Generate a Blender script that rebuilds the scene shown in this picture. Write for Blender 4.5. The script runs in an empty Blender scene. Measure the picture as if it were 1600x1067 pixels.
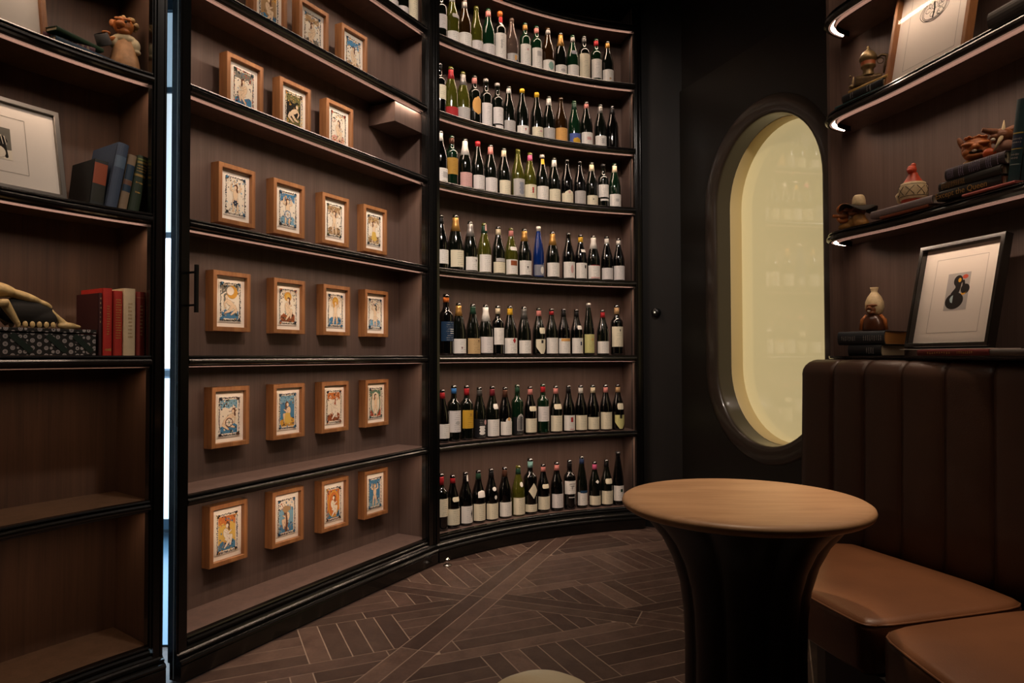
import bpy, bmesh, math, random
from mathutils import Vector, Matrix
PI = math.pi
S = bpy.context.scene
C = S.collection
# ------------------------------------------------------------------ camera
F = 1090.0                       # focal length in pixels of the 1600 x 1067 frame
CAM_H, TILT, ROLL = 1.106, math.radians(1.2465), 0.0030
cam_d = bpy.data.cameras.new('camera'); cam = bpy.data.objects.new('camera', cam_d); C.objects.link(cam)
cam_d.sensor_width = 36; cam_d.lens = 36*F/1600; cam_d.clip_start = 0.02; cam_d.clip_end = 60
M_cam = Matrix.Translation((0, 0, CAM_H)) @ Matrix.Rotation(PI/2+TILT, 4, 'X') @ Matrix.Rotation(-ROLL, 4, 'Z')
cam.matrix_world = M_cam
S.camera = cam
# ------------------------------------------------------------------ world, exposure, room lights, added fills
S.view_settings.view_transform = 'Standard'; S.view_settings.look = 'None'
S.view_settings.exposure = 0.28; S.view_settings.gamma = 1; S.view_settings.use_curve_mapping = False
S.cycles.use_denoising = True
S.cycles.max_bounces = 7; S.cycles.diffuse_bounces = 4; S.cycles.glossy_bounces = 4; S.cycles.transmission_bounces = 5
S.cycles.sample_clamp_indirect = 4
w = bpy.data.worlds.new('world'); S.world = w; w.use_nodes = True
w.node_tree.nodes['Background'].inputs[0].default_value = (1.0, .80, .64, 1)
w.node_tree.nodes['Background'].inputs[1].default_value = 0.008
def lamp(name, kind, loc, target, power, color, **k):
    d = bpy.data.lights.new(name, kind); o = bpy.data.objects.new(name, d); C.objects.link(o)
    d.energy = power; d.color = color
    for a, v in k.items(): setattr(d, a, v)
    o.location = loc; o.rotation_euler = (Vector(target)-Vector(loc)).to_track_quat('-Z', 'Y').to_euler()
    return o
WARM = (1.0, .72, .50)
lamp('overhead_spot', 'SPOT', (.0, 1.25, 3.28), (.05, 1.40, .45), 40, (1, .80, .62), spot_size=math.radians(18), spot_blend=.8, shadow_soft_size=.05)  # added spot out of view, only brightens the stool cushion
lamp('overhead_spot', 'SPOT', (.50, 1.85, 3.25), (.57, 1.78, .75), 120, (1, .78, .57), spot_size=math.radians(17), spot_blend=.55, shadow_soft_size=.05)
lamp('overhead_spot', 'SPOT', (1.27, 1.80, 3.28), (1.12, 1.88, .45), 78, (1, .76, .54), spot_size=math.radians(30), spot_blend=.9, shadow_soft_size=.05)
lamp('overhead_spot', 'SPOT', (-.55, 2.6, 3.25), (-.35, 2.9, 0), 60, (1, .82, .70), spot_size=math.radians(56), spot_blend=1, shadow_soft_size=.05)
lamp('ambient_fill', 'AREA', (0.1, 1.6, 3.3), (0.0, 1.9, 0), 5, (1, .78, .62), shape='DISK', size=1.4)  # unseen area source added to lift the ambient level

lamp('overhead_spot', 'SPOT', (.15, 1.9, 3.3), (.1, 4.2, 1.75), 150, (1, .86, .76), spot_size=math.radians(80), spot_blend=1, shadow_soft_size=.08)
lamp('overhead_spot', 'SPOT', (.35, 1.6, 3.3), (-.9, 3.0, 1.1), 80, (1, .84, .72), spot_size=math.radians(70), spot_blend=1, shadow_soft_size=.08)

def ray(u, v):
    R = M_cam.to_3x3()
    d = R @ Vector(((u-800)/F, (533.5-v)/F, -1))
    return Vector((0, 0, CAM_H)), d
def at_z(u, v, z):
    o, d = ray(u, v); return o + d*((z-o.z)/d.z)
def at_y(u, v, y):
    o, d = ray(u, v); return o + d*(y/d.y)

# ------------------------------------------------------------------ materials
MATS = {}
def srgb(h):
    if isinstance(h, str):
        h = h.lstrip('#'); c = [int(h[i:i+2], 16)/255 for i in (0, 2, 4)]
    else: c = h
    return tuple((x/12.92 if x <= .04045 else ((x+.055)/1.055)**2.4) for x in c)
def mat(name, col, rough=.5, metal=0, spec=.5, coat=0, emit=None, es=0, trans=0, ior=1.45, bump=0, bscale=60, var=0, vscale=(8, 8, 8), coatr=.1):
    if name in MATS: return MATS[name]
    m = bpy.data.materials.new(name); m.use_nodes = True; nt = m.node_tree
    b = nt.nodes['Principled BSDF']; c = srgb(col)
    b.inputs['Base Color'].default_value = (*c, 1); b.inputs['Roughness'].default_value = rough
    b.inputs['Metallic'].default_value = metal; b.inputs['Specular IOR Level'].default_value = spec
    b.inputs['Coat Weight'].default_value = coat; b.inputs['Coat Roughness'].default_value = coatr
    b.inputs['Transmission Weight'].default_value = trans; b.inputs['IOR'].default_value = ior
    if emit: b.inputs['Emission Color'].default_value = (*srgb(emit), 1); b.inputs['Emission Strength'].default_value = es
    if var or bump:
        tc = nt.nodes.new('ShaderNodeTexCoord'); mp = nt.nodes.new('ShaderNodeMapping'); nz = nt.nodes.new('ShaderNodeTexNoise')
        mp.inputs['Scale'].default_value = vscale; nt.links.new(tc.outputs['Object'], mp.inputs[0]); nt.links.new(mp.outputs[0], nz.inputs[0])
        nz.inputs['Scale'].default_value = 1; nz.inputs['Detail'].default_value = 6; nz.inputs['Roughness'].default_value = .6
        if var:
            r = nt.nodes.new('ShaderNodeValToRGB'); e = r.color_ramp.elements
            e[0].position = .3; e[1].position = .7
            e[0].color = (*[x*(1-var) for x in c], 1); e[1].color = (*[min(1, x*(1+var)) for x in c], 1)
            nt.links.new(nz.outputs[0], r.inputs[0]); nt.links.new(r.outputs[0], b.inputs['Base Color'])
        if bump:
            nz2 = nt.nodes.new('ShaderNodeTexNoise'); nz2.inputs['Scale'].default_value = bscale; nz2.inputs['Detail'].default_value = 4
            nt.links.new(tc.outputs['Object'], nz2.inputs[0])
            bp = nt.nodes.new('ShaderNodeBump'); bp.inputs['Strength'].default_value = bump; bp.inputs['Distance'].default_value = .002
            nt.links.new(nz2.outputs[0], bp.inputs['Height']); nt.links.new(bp.outputs[0], b.inputs['Normal'])
    MATS[name] = m; return m
def wood(name, ca, cb, rough=.45, scale=(30, 30, 1.6), coat=0, line=.5, spec=.4):
    """stained wood, grain running along the axis whose scale is small"""
    if name in MATS: return MATS[name]
    m = bpy.data.materials.new(name); m.use_nodes = True; nt = m.node_tree; N = nt.nodes; L = nt.links
    b = N['Principled BSDF']; b.inputs['Roughness'].default_value = rough; b.inputs['Coat Weight'].default_value = coat
    b.inputs['Specular IOR Level'].default_value = spec
    tc = N.new('ShaderNodeTexCoord'); mp = N.new('ShaderNodeMapping'); mp.inputs['Scale'].default_value = scale
    L.new(tc.outputs['Object'], mp.inputs[0])
    n1 = N.new('ShaderNodeTexNoise'); n1.inputs['Scale'].default_value = 1; n1.inputs['Detail'].default_value = 8; n1.inputs['Roughness'].default_value = .65
    n1.inputs['Distortion'].default_value = .6; L.new(mp.outputs[0], n1.inputs[0])
    mp2 = N.new('ShaderNodeMapping'); mp2.inputs['Scale'].default_value = [s*8 if s > 5 else s*2.2 for s in scale]; L.new(tc.outputs['Object'], mp2.inputs[0])
    n2 = N.new('ShaderNodeTexNoise'); n2.inputs['Scale'].default_value = 1; n2.inputs['Detail'].default_value = 3; L.new(mp2.outputs[0], n2.inputs[0])
    mx = N.new('ShaderNodeMath'); mx.operation = 'MULTIPLY_ADD'; mx.inputs[1].default_value = line*.6; L.new(n2.outputs[0], mx.inputs[0])
    ad = N.new('ShaderNodeMath'); ad.operation = 'MULTIPLY'; ad.inputs[1].default_value = 1-line*.6; L.new(n1.outputs[0], ad.inputs[0]); L.new(ad.outputs[0], mx.inputs[2])
    r = N.new('ShaderNodeValToRGB'); e = r.color_ramp.elements; e[0].position = .36; e[1].position = .66
    e[0].color = (*srgb(ca), 1); e[1].color = (*srgb(cb), 1); L.new(mx.outputs[0], r.inputs[0]); L.new(r.outputs[0], b.inputs['Base Color'])
    bp = N.new('ShaderNodeBump'); bp.inputs['Strength'].default_value = .15; bp.inputs['Distance'].default_value = .0006
    L.new(mx.outputs[0], bp.inputs['Height']); L.new(bp.outputs[0], b.inputs['Normal'])
    MATS[name] = m; return m

PANEL = wood('stained_oak_panel', '51413a', '65524a', .5, (26, 26, 1.1))
SHELFTOP = wood('stained_oak_board', '604e47', '755f56', .42, (22, 22, 1.3))
PANELB = wood('brown_oak_panel', '49362c', '614838', .5, (22, 22, 1.1))
SHELFTOPB = wood('brown_oak_board', '54402f', '6c523f', .42, (22, 22, 1.3))
BLACK = mat('black_lacquer', '0e0d0c', .22, coat=.3, spec=.5)
GROOVE = mat('groove_stain', '282120', .95, spec=.0)
BLACKW = wood('black_stained_oak', '171412', '211d1a', .5, (40, 40, 1.6))
LED = mat('led_diffuser', 'ffffff', .4, emit='ffdcc0', es=43)
LEDDIM = mat('led_diffuser_dim', 'ffffff', .4, emit='ffd2ac', es=20)
LEDR = mat('led_diffuser_right', 'ffffff', .4, emit='ffdcc0', es=34)
LEDSIDE = mat('led_channel', 'd6b8aa', .45, metal=.2, emit='ffcdb4', es=.16)

# ------------------------------------------------------------------ mesh builder
class MB:
    def __init__(s): s.v = []; s.f = []; s.m = []; s.sm = []
    def add(s, vs, fs, mi=0, smooth=False):
        n = len(s.v); s.v += [tuple(p) for p in vs]
        for f in fs: s.f.append([i+n for i in f]); s.m.append(mi); s.sm.append(smooth)
    def box(s, c, d, mi=0, rot=None, bev=0):
        x, y, z = [q/2 for q in d]
        if bev:
            bm = bmesh.new(); bmesh.ops.create_cube(bm, size=1)
            for v in bm.verts: v.co = Vector((v.co.x*d[0], v.co.y*d[1], v.co.z*d[2]))
            bmesh.ops.bevel(bm, geom=bm.edges[:], offset=bev, segments=2, affect='EDGES', profile=.7)
            bm.verts.index_update(); P = [v.co.copy() for v in bm.verts]; Q = [[v.index for v in f.verts] for f in bm.faces]; bm.free()
        else:
            P = [Vector((i*x, j*y, k*z)) for i in (-1, 1) for j in (-1, 1) for k in (-1, 1)]
            Q = [(0, 1, 3, 2), (4, 6, 7, 5), (0, 4, 5, 1), (2, 3, 7, 6), (0, 2, 6, 4), (1, 5, 7, 3)]
        M = rot.to_3x3() if isinstance(rot, Matrix) else (Matrix.Rotation(rot, 3, 'Z') if rot else Matrix.Identity(3))
        s.add([M @ p + Vector(c) for p in P], Q, mi)
    def lathe(s, prof, n=24, c=(0, 0, 0), mi=0, M=None, smooth=True, rfun=None, caps=True):
        vs = []
        for r, z in prof:
            for k in range(n):
                a = 2*PI*k/n; rr = r*(rfun(a, z) if rfun else 1)
                p = Vector((rr*math.cos(a), rr*math.sin(a), z))
                if M: p = M @ p
                vs.append(p+Vector(c))
        fs = [(i*n+k, i*n+(k+1) % n, (i+1)*n+(k+1) % n, (i+1)*n+k) for i in range(len(prof)-1) for k in range(n)]
        s.add(vs, fs, mi, smooth)
        if caps:
            m = len(s.v)-len(vs)
            s.f.append([m+k for k in range(n)][::-1]); s.m.append(mi); s.sm.append(False)
            s.f.append([m+(len(prof)-1)*n+k for k in range(n)]); s.m.append(mi); s.sm.append(False)
    def ball(s, c, r, mi=0, M=None, n=16, k=10):
        if not hasattr(r, '__len__'): r = (r, r, r)
        vs = []; 
        for i in range(k+1):
            t = PI*i/k
            for j in range(n):
                a = 2*PI*j/n; p = Vector((r[0]*math.sin(t)*math.cos(a), r[1]*math.sin(t)*math.sin(a), -r[2]*math.cos(t)))
                if M: p = M @ p
                vs.append(p+Vector(c))
        s.add(vs, [(i*n+j, i*n+(j+1) % n, (i+1)*n+(j+1) % n, (i+1)*n+j) for i in range(k) for j in range(n)], mi, True)
    def tube(s, pts, r, n=10, mi=0, caps=True):
        pts = [Vector(p) for p in pts]; rs = r if hasattr(r, '__len__') else [r]*len(pts)
        up = Vector((0, 0, 1)); vs = []; prev = None
        for i, p in enumerate(pts):
            t = (pts[min(i+1, len(pts)-1)]-pts[max(i-1, 0)]).normalized()
            if prev is None: a = t.cross(up if abs(t.z) < .9 else Vector((1, 0, 0))).normalized()
            else: a = (prev - t*prev.dot(t)).normalized()
            prev = a; b = t.cross(a)
            for k in range(n):
                q = 2*PI*k/n; vs.append(p+a*(rs[i]*math.cos(q))+b*(rs[i]*math.sin(q)))
        m = len(s.v)
        s.add(vs, [(i*n+k, i*n+(k+1) % n, (i+1)*n+(k+1) % n, (i+1)*n+k) for i in range(len(pts)-1) for k in range(n)], mi, True)
        if caps:
            s.f.append([m+k for k in range(n)][::-1]); s.m.append(mi); s.sm.append(False)
            s.f.append([m+(len(pts)-1)*n+k for k in range(n)]); s.m.append(mi); s.sm.append(False)
    def prism(s, poly, z0, z1, mi=0, M=None):
        n = len(poly); vs = [Vector((x, y, z0)) for x, y in poly]+[Vector((x, y, z1)) for x, y in poly]
        if M: vs = [M @ v for v in vs]
        s.add(vs, [tuple(range(n))[::-1], tuple(range(n, 2*n))]+[(i, (i+1) % n, n+(i+1) % n, n+i) for i in range(n)], mi)
    def strip(s, rings, mi=0, closed=True, caps=True, smooth=False):
        """rings: list of equally long point lists; mi may be a list per profile edge"""
        n = len(rings[0]); m = len(s.v); s.v += [tuple(p) for r in rings for p in r]
        for i in range(len(rings)-1):
            for k in range(n if closed else n-1):
                k2 = (k+1) % n
                s.f.append([m+i*n+k, m+i*n+k2, m+(i+1)*n+k2, m+(i+1)*n+k]); s.m.append(mi[k] if hasattr(mi, '__len__') else mi); s.sm.append(smooth)
        if caps and closed:
            q = mi[0] if hasattr(mi, '__len__') else mi
            s.f.append([m+k for k in range(n)][::-1]); s.m.append(q); s.sm.append(False)
            s.f.append([m+(len(rings)-1)*n+k for k in range(n)]); s.m.append(q); s.sm.append(False)
    def build(s, name, mats, parent=None, loc=None, M=None, fixn=True):
        me = bpy.data.meshes.new(name); org = parent_world(parent) if parent else Vector((0, 0, 0))
        if loc is not None: org = Vector(loc)
        vs = s.v
        if M is not None: vs = [tuple(M @ Vector(p)) for p in vs]
        me.from_pydata([tuple(Vector(p)-org) for p in vs], [], s.f)
        for q in (mats if isinstance(mats, (list, tuple)) else [mats]): me.materials.append(q)
        me.polygons.foreach_set('material_index', s.m); me.polygons.foreach_set('use_smooth', s.sm)
        if fixn:
            bm = bmesh.new(); bm.from_mesh(me); bmesh.ops.recalc_face_normals(bm, faces=bm.faces[:]); bm.to_mesh(me); bm.free()
        me.update()
        o = bpy.data.objects.new(name, me); C.objects.link(o)
        if parent: o.parent = parent; o.location = org-parent_world(parent)
        else: o.location = org
        return o
def parent_world(o):
    p = Vector((0, 0, 0))
    while o: p += Vector(o.location); o = o.parent
    return p
def tag(o, label=None, cat=None, group=None, kind=None):
    if label: o['label'] = label
    if cat: o['category'] = cat
    if group: o['group'] = group
    if kind: o['kind'] = kind
    return o
def thing(name, loc, label, cat, group=None):
    o = bpy.data.objects.new(name, None); C.objects.link(o); o.location = loc; o.empty_display_size = .05
    return tag(o, label, cat, group)
def struct(o): o['kind'] = 'structure'; return o

class Path:
    """a plan curve; off > 0 lies behind it, away from the room"""
    def __init__(s, pts, side, arc=False, n=48):
        P = [Vector(p) for p in pts]
        if arc:
            (ax, ay), (bx, by), (cx, cy) = P; d = 2*(ax*(by-cy)+bx*(cy-ay)+cx*(ay-by))
            ux = ((ax*ax+ay*ay)*(by-cy)+(bx*bx+by*by)*(cy-ay)+(cx*cx+cy*cy)*(ay-by))/d
            uy = ((ax*ax+ay*ay)*(cx-bx)+(bx*bx+by*by)*(ax-cx)+(cx*cx+cy*cy)*(bx-ax))/d
            a0 = math.atan2(ay-uy, ax-ux); a1 = math.atan2(cy-uy, cx-ux); R = math.hypot(ax-ux, ay-uy)
            while a1-a0 > PI: a1 -= 2*PI
            while a1-a0 < -PI: a1 += 2*PI
            D = [Vector((ux+R*math.cos(a0+(a1-a0)*i/n), uy+R*math.sin(a0+(a1-a0)*i/n))) for i in range(n+1)]
        else:
            D = []
            for i in range(len(P)-1):
                p0 = P[max(i-1, 0)]; p1 = P[i]; p2 = P[i+1]; p3 = P[min(i+2, len(P)-1)]
                for k in range(10):
                    t = k/10
                    D.append(.5*((2*p1)+(p2-p0)*t+(2*p0-5*p1+4*p2-p3)*t*t+(3*p1-p0-3*p2+p3)*t**3))
            D.append(P[-1])
        s.p = D; s.cum = [0]
        for i in range(1, len(D)): s.cum.append(s.cum[-1]+(D[i]-D[i-1]).length)
        s.L = s.cum[-1]; s.side = side
    def at(s, q, off=0):
        q0 = min(max(q, 0), s.L); i = 0
        while i < len(s.p)-2 and s.cum[i+1] < q0: i += 1
        t = (s.p[i+1]-s.p[i]); l = t.length; t = t/l; a = s.p[i]+t*(q-s.cum[i]) if (q < 0 or q > s.L) else s.p[i]+t*(q0-s.cum[i])
        # smoothed tangent
        def tg(j): return (s.p[min(j+1, len(s.p)-1)]-s.p[max(j-1, 0)]).normalized()
        f = (q0-s.cum[i])/l; T = (tg(i)*(1-f)+tg(i+1)*f).normalized()
        n = Vector((-T.y, T.x))*s.side
        return a+n*off
    def n(s, q):
        a = s.at(q, 0); b = s.at(q, 1); return (b-a).normalized()
    def rings(s, q0, q1, prof, k):
        return [[(*s.at(q0+(q1-q0)*i/k, o), z) for o, z in prof] for i in range(k+1)]
    def hit(s, u, off):
        """arclength where the sight line through image column u meets the curve offset by off"""
        o, d = ray(u, 556); best = None; r = Vector((-d.y, d.x)).normalized(); pv = None
        K = 240
        for i in range(K+1):
            q = -.3+(s.L+.6)*i/K; v = r.dot(s.at(q, off))
            if pv is not None and pv*v <= 0:
                return q-(s.L+.6)/K*(abs(v)/(abs(v)+abs(pv)+1e-9))
            pv = v
        return None
def frame2(p, n2, z):
    """matrix: local x along the wall (to the right as seen from the room), local -y towards the room, z up"""
    yv = Vector((n2.x, n2.y, 0)).normalized(); zv = Vector((0, 0, 1)); xv = yv.cross(zv)
    return Matrix(((xv.x, yv.x, 0, p[0]), (xv.y, yv.y, 0, p[1]), (0, 0, 1, z), (0, 0, 0, 1)))
# ================================================================== cabinets
LEFT = Path([(-1.6017, 1.4962), (-1.3654, 2.1495), (-1.1971, 2.3943)], 1, arc=True)
DOOR = Path([(-1.1580, 2.4031), (-0.8169, 3.0670), (-0.4245, 3.7905)], 1, arc=True)
WINE = Path([(-0.4200, 3.7862), (0.1146, 4.2440), (0.8460, 4.5430)], 1, arc=True)
SH = [0.1356, 0.6239, 1.1128, 1.5967, 2.0771, 2.4655, 2.8928, 3.28]
TOPZ = 3.42
def cabinet(name, path, depth, label, cat, stl, str_, kick, led=(0, 1, 1, 1, 1, 1, 1, 1), kseg=22, cut0=0, cut1=0, wood_=(PANEL, SHELFTOP)):
    PANEL, SHELFTOP = wood_
    L = path.L; mid = path.at(L/2, depth/2)
    root = thing(name, (mid.x, mid.y, 0), label, cat)
    b = MB()                                            # back panel
    b.strip(path.rings(cut0, L-cut1, [(depth, .03), (depth+.02, .03), (depth+.02, TOPZ), (depth, TOPZ)], kseg))
    b.build('back_panel', PANEL, root)
    for q, sgn, c in ((0, 1, cut0), (L, -1, cut1)):     # side panels, set back from the stile edge
        b = MB(); th = .02
        ins = .012
        a0 = path.at(q+sgn*ins, .004); a1 = path.at(q+sgn*(ins+c), depth); c0 = path.at(q+sgn*(ins+th), .004); c1 = path.at(q+sgn*(ins+th+c), depth)
        b.add([(*a0, .03), (*a1, .03), (*c1, .03), (*c0, .03), (*a0, TOPZ), (*a1, TOPZ), (*c1, TOPZ), (*c0, TOPZ)],
              [(0, 1, 2, 3), (4, 7, 6, 5), (0, 4, 5, 1), (1, 5, 6, 2), (2, 6, 7, 3), (3, 7, 4, 0)])
        b.build('side_panel', PANEL, root)
    for q, wd, sgn in ((0, stl, 1), (L, str_, -1)):     # stiles with stepped mouldings
        b = MB()
        k = 3
        b.strip(path.rings(q, q+sgn*wd, [(-.012, .06), (.03, .06), (.03, TOPZ), (-.012, TOPZ)], k))
        b.strip(path.rings(q+sgn*wd*.999, q+sgn*(wd+.007), [(-.004, .13), (.03, .13), (.03, TOPZ), (-.004, TOPZ)], 1))
        b.strip(path.rings(q+sgn*(wd+.007), q+sgn*(wd+.011), [(.004, .13), (.03, .13), (.03, TOPZ), (.004, TOPZ)], 1))
        b.strip(path.rings(q+sgn*wd*.15, q+sgn*wd*.28, [(-.016, .06), (-.01, .06), (-.01, TOPZ), (-.016, TOPZ)], 1))
        b.build('stile', BLACK, root)
    for i, z in enumerate(SH):                          # shelves: brown board, black moulded lip, light strip in a groove
        b = MB()
        q0, q1 = .036, L-.036
        bd = [[(*path.at(q0+(c0x)+(q1-c1x-q0-c0x)*j/kseg, o), zz) for o, zz, c0x, c1x in ((.02, z, 0, 0), (depth+.004, z, cut0, cut1), (depth+.004, z-.018, cut0, cut1), (.02, z-.018, 0, 0))] for j in range(kseg+1)]
        b.strip(bd, 0)
        lip = [(.024, z+.0005), (.002, z+.0005), (-.001, z-.004), (-.001, z-.007), (.004, z-.009), (-.003, z-.012), (-.008, z-.017), (-.009, z-.023), (-.006, z-.029), (.002, z-.033), (.004, z-.038), (.013, z-.038), (.013, z-.019), (.024, z-.019)]
        b.strip(path.rings(stl+.008, L-str_-.008, lip, kseg*2), 1)
        if i: b.strip(path.rings(stl+.008, L-str_-.008, [(.036, z-.018), (.040, z-.018), (.040, z-.041), (.036, z-.041)], kseg), 2)
        if i: b.strip(path.rings(stl+.008, L-str_-.008, [(.0245, z-.0185), (.0355, z-.0185), (.0355, z-.0205), (.0245, z-.0205)], kseg), 2)
        sh = b.build('shelf', [SHELFTOP, BLACK, GROOVE], root)
        if i and led[i]:
            b = MB(); z1 = z-.028
            b.strip(path.rings(stl+.02, L-str_-.02, [(.0135, z1), (.0285, z1), (.0285, z1-.001), (.0195, z1-.010), (.0135, z1-.010)], kseg*2), [1, 1, 0, 1, 1])
            b.build('light_strip', [LED if led[i] == 1 else LEDDIM, LEDSIDE], sh)
    if kick:
        b = MB(); q0, q1 = 0, L
        pr = [(-.006, SH[0]-.030), (-.012, SH[0]-.036), (-.014, SH[0]-.040), (-.020, SH[0]-.044), (-.026, SH[0]-.046), (-.028, SH[0]-.052), (-.024, SH[0]-.056),
              (-.034, SH[0]-.060), (-.040, SH[0]-.066), (-.040, SH[0]-.072), (-.036, SH[0]-.076), (-.038, SH[0]-.078), (-.038, .004), (.02, .004), (.02, SH[0]-.030)]
        b.strip(path.rings(q0, q1, pr, kseg*2))
        b.build('plinth', BLACK, root)
    return root
left_case = cabinet('bookcase', LEFT, .28, 'dark stained bookcase left of the door gap, holding books, skull and curios', 'bookcase', .052, .032, True, led=(0, .5, .5, 1, 1, 1, 1, 1), wood_=(PANELB, SHELFTOPB))
door = cabinet('bookcase_door', DOOR, .215, 'dark bookcase door standing ajar, with framed prints and a black pull handle', 'door', .042, .058, True, cut0=.19)
wine = cabinet('wine_cabinet', WINE, .25, 'curved dark wine shelving packed with bottles between door and dark wall', 'wine cabinet', .026, .030, True)
# door furniture
qh = .036; pm = DOOR.at(qh, 0); nn = DOOR.n(qh)
b = MB(); z0, z1 = 1.262, 1.428
bar = DOOR.at(qh, -.056)
b.box((bar.x, bar.y, (z0+z1)/2), (.011, .011, z1-z0), rot=math.atan2(nn.y, nn.x), bev=.001)
for z in (z0+.026, z1-.026):
    c = DOOR.at(qh, -.034); b.box((c.x, c.y, z), (.046, .007, .007), rot=math.atan2(nn.y, nn.x))
b.build('handle', mat('matt_black_metal', '0b0b0b', .45, metal=.3), door)
# closer housing under the upper shelf and flat box lying on it
def path_box(path, q0, q1, o0, o1, z0, z1, b, mi=0, k=6):
    b.strip(path.rings(q0, q1, [(o0, z0), (o1, z0), (o1, z1), (o0, z1)], k), mi)
b = MB(); qa = DOOR.hit(617, .04); path_box(DOOR, qa, DOOR.L-.047, .04, .212, SH[5]-.145, SH[5]-.044, b)
b.build('closer_housing', PANEL, door)
b = MB(); qa = DOOR.hit(610, .06); path_box(DOOR, qa, DOOR.L-.06, .05, .2, SH[5]+.001, SH[5]+.035, b)
b.build('track_cover', BLACKW, door)

# ================================================================== right shelf unit
RF = Path([(1.52, 1.20), (1.46, 1.55), (1.394, 1.90), (1.352, 2.13), (1.298, 2.40), (1.250, 2.57), (1.232, 2.66), (1.245, 2.735), (1.285, 2.785), (1.345, 2.822)], -1)
RB = Path([(1.77, 1.20), (1.70, 1.55), (1.632, 1.90), (1.585, 2.15), (1.520, 2.46), (1.395, 2.93)], -1)
RSH = [1.580, 2.045, 2.43, 2.84]
mid = RB.at(.9, -.1)
right = thing('wall_shelf_unit', (mid.x, mid.y, 0), 'dark curved wall shelves with rounded ends above the leather banquette', 'shelf unit')
b = MB(); b.strip(RB.rings(0, RB.L, [(0, 1.0), (.03, 1.0), (.03, TOPZ), (0, TOPZ)], 40)); b.build('back_panel', PANEL, right)
b = MB()
pp = [(1.395, 2.93), (1.43, 2.99), (1.50, 3.16), (1.32, 2.95), (1.315, 2.925)]
b.prism([(1.395, 2.93), (1.60, 3.02), (1.52, 3.16), (1.335, 2.925), (1.338, 2.905)], .02, TOPZ); b.build('end_panel', PANEL, right)
for i, z in enumerate(RSH):
    b = MB(); K = 60
    fr = [RF.at(RF.L*j/K, .006) for j in range(K+1)]; bk = [RB.at(RB.L*j/K, .004) for j in range(K+1)]
    n = K+1
    vs = [(*p, z) for p in fr]+[(*p, z) for p in bk]+[(*p, z-.016) for p in fr]+[(*p, z-.016) for p in bk]
    fs = []
    for j in range(K):
        fs += [(j, j+1, n+j+1, n+j), (2*n+j, 3*n+j, 3*n+j+1, 2*n+j+1), (j, 2*n+j, 2*n+j+1, j+1)]
    fs += [(K, 2*n+K, 3*n+K, n+K)]
    b.add(vs, fs, 0)
    lip = [(.024, z+.0005), (.002, z+.0005), (-.001, z-.004), (-.001, z-.007), (.004, z-.009), (-.003, z-.012), (-.007, z-.018), (-.006, z-.026), (.002, z-.032), (.010, z-.032), (.010, z-.017), (.024, z-.017)]
    b.strip(RF.rings(0, RF.L, lip, 70), 1)
    b.strip(RF.rings(0, RF.L, [(.036, z-.016), (.040, z-.016), (.040, z-.036), (.036, z-.036)], 70), 2)
    b.strip(RF.rings(0, RF.L, [(.0245, z-.0165), (.0355, z-.0165), (.0355, z-.0185), (.0245, z-.0185)], 70), 2)
    sh = b.build('shelf', [SHELFTOP, BLACK, GROOVE], right)
    b = MB(); z1 = z-.020
    b.strip(RF.rings(0, RF.L-.01, [(.0105, z1), (.0285, z1), (.0285, z1-(.001 if i else .006)), (.0185, z1-.012), (.0105, z1-.012)], 70), [1, 1, 0, 1, 1])
    b.build('light_strip', [LEDR, LEDSIDE], sh)
# ledge behind the banquette, and the cupboard body below it
LEDGE = 1.104
b = MB(); K = 40
fr = [RF.at(RF.L*j/K, .0) for j in range(K+1)]; bk = [RB.at(RB.L*j/K, .004) for j in range(K+1)]; n = K+1
vs = [(*p, LEDGE) for p in fr]+[(*p, LEDGE) for p in bk]+[(*p, LEDGE-.011) for p in fr]+[(*p, LEDGE-.011) for p in bk]
fs = []
for j in range(K): fs += [(j, j+1, n+j+1, n+j), (2*n+j, 3*n+j, 3*n+j+1, 2*n+j+1), (j, 2*n+j, 2*n+j+1, j+1), (n+j, n+j+1, 3*n+j+1, 3*n+j)]
fs += [(K, 2*n+K, 3*n+K, n+K), (0, n, 3*n, 2*n)]
b.add(vs, fs, 0)
b.strip(RF.rings(0, RF.L, [(-.004, LEDGE+.0005), (-.004, LEDGE-.007), (.001, LEDGE-.0108), (.001, LEDGE+.0005)], 60), 0)
b.build('ledge', BLACK, right)
b = MB(); b.strip(RF.rings(0, RF.L, [(.12, .02), (.14, .02), (.14, LEDGE-.012), (.12, LEDGE-.012)], 50)); b.build('lower_panel', BLACKW, right)

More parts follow.
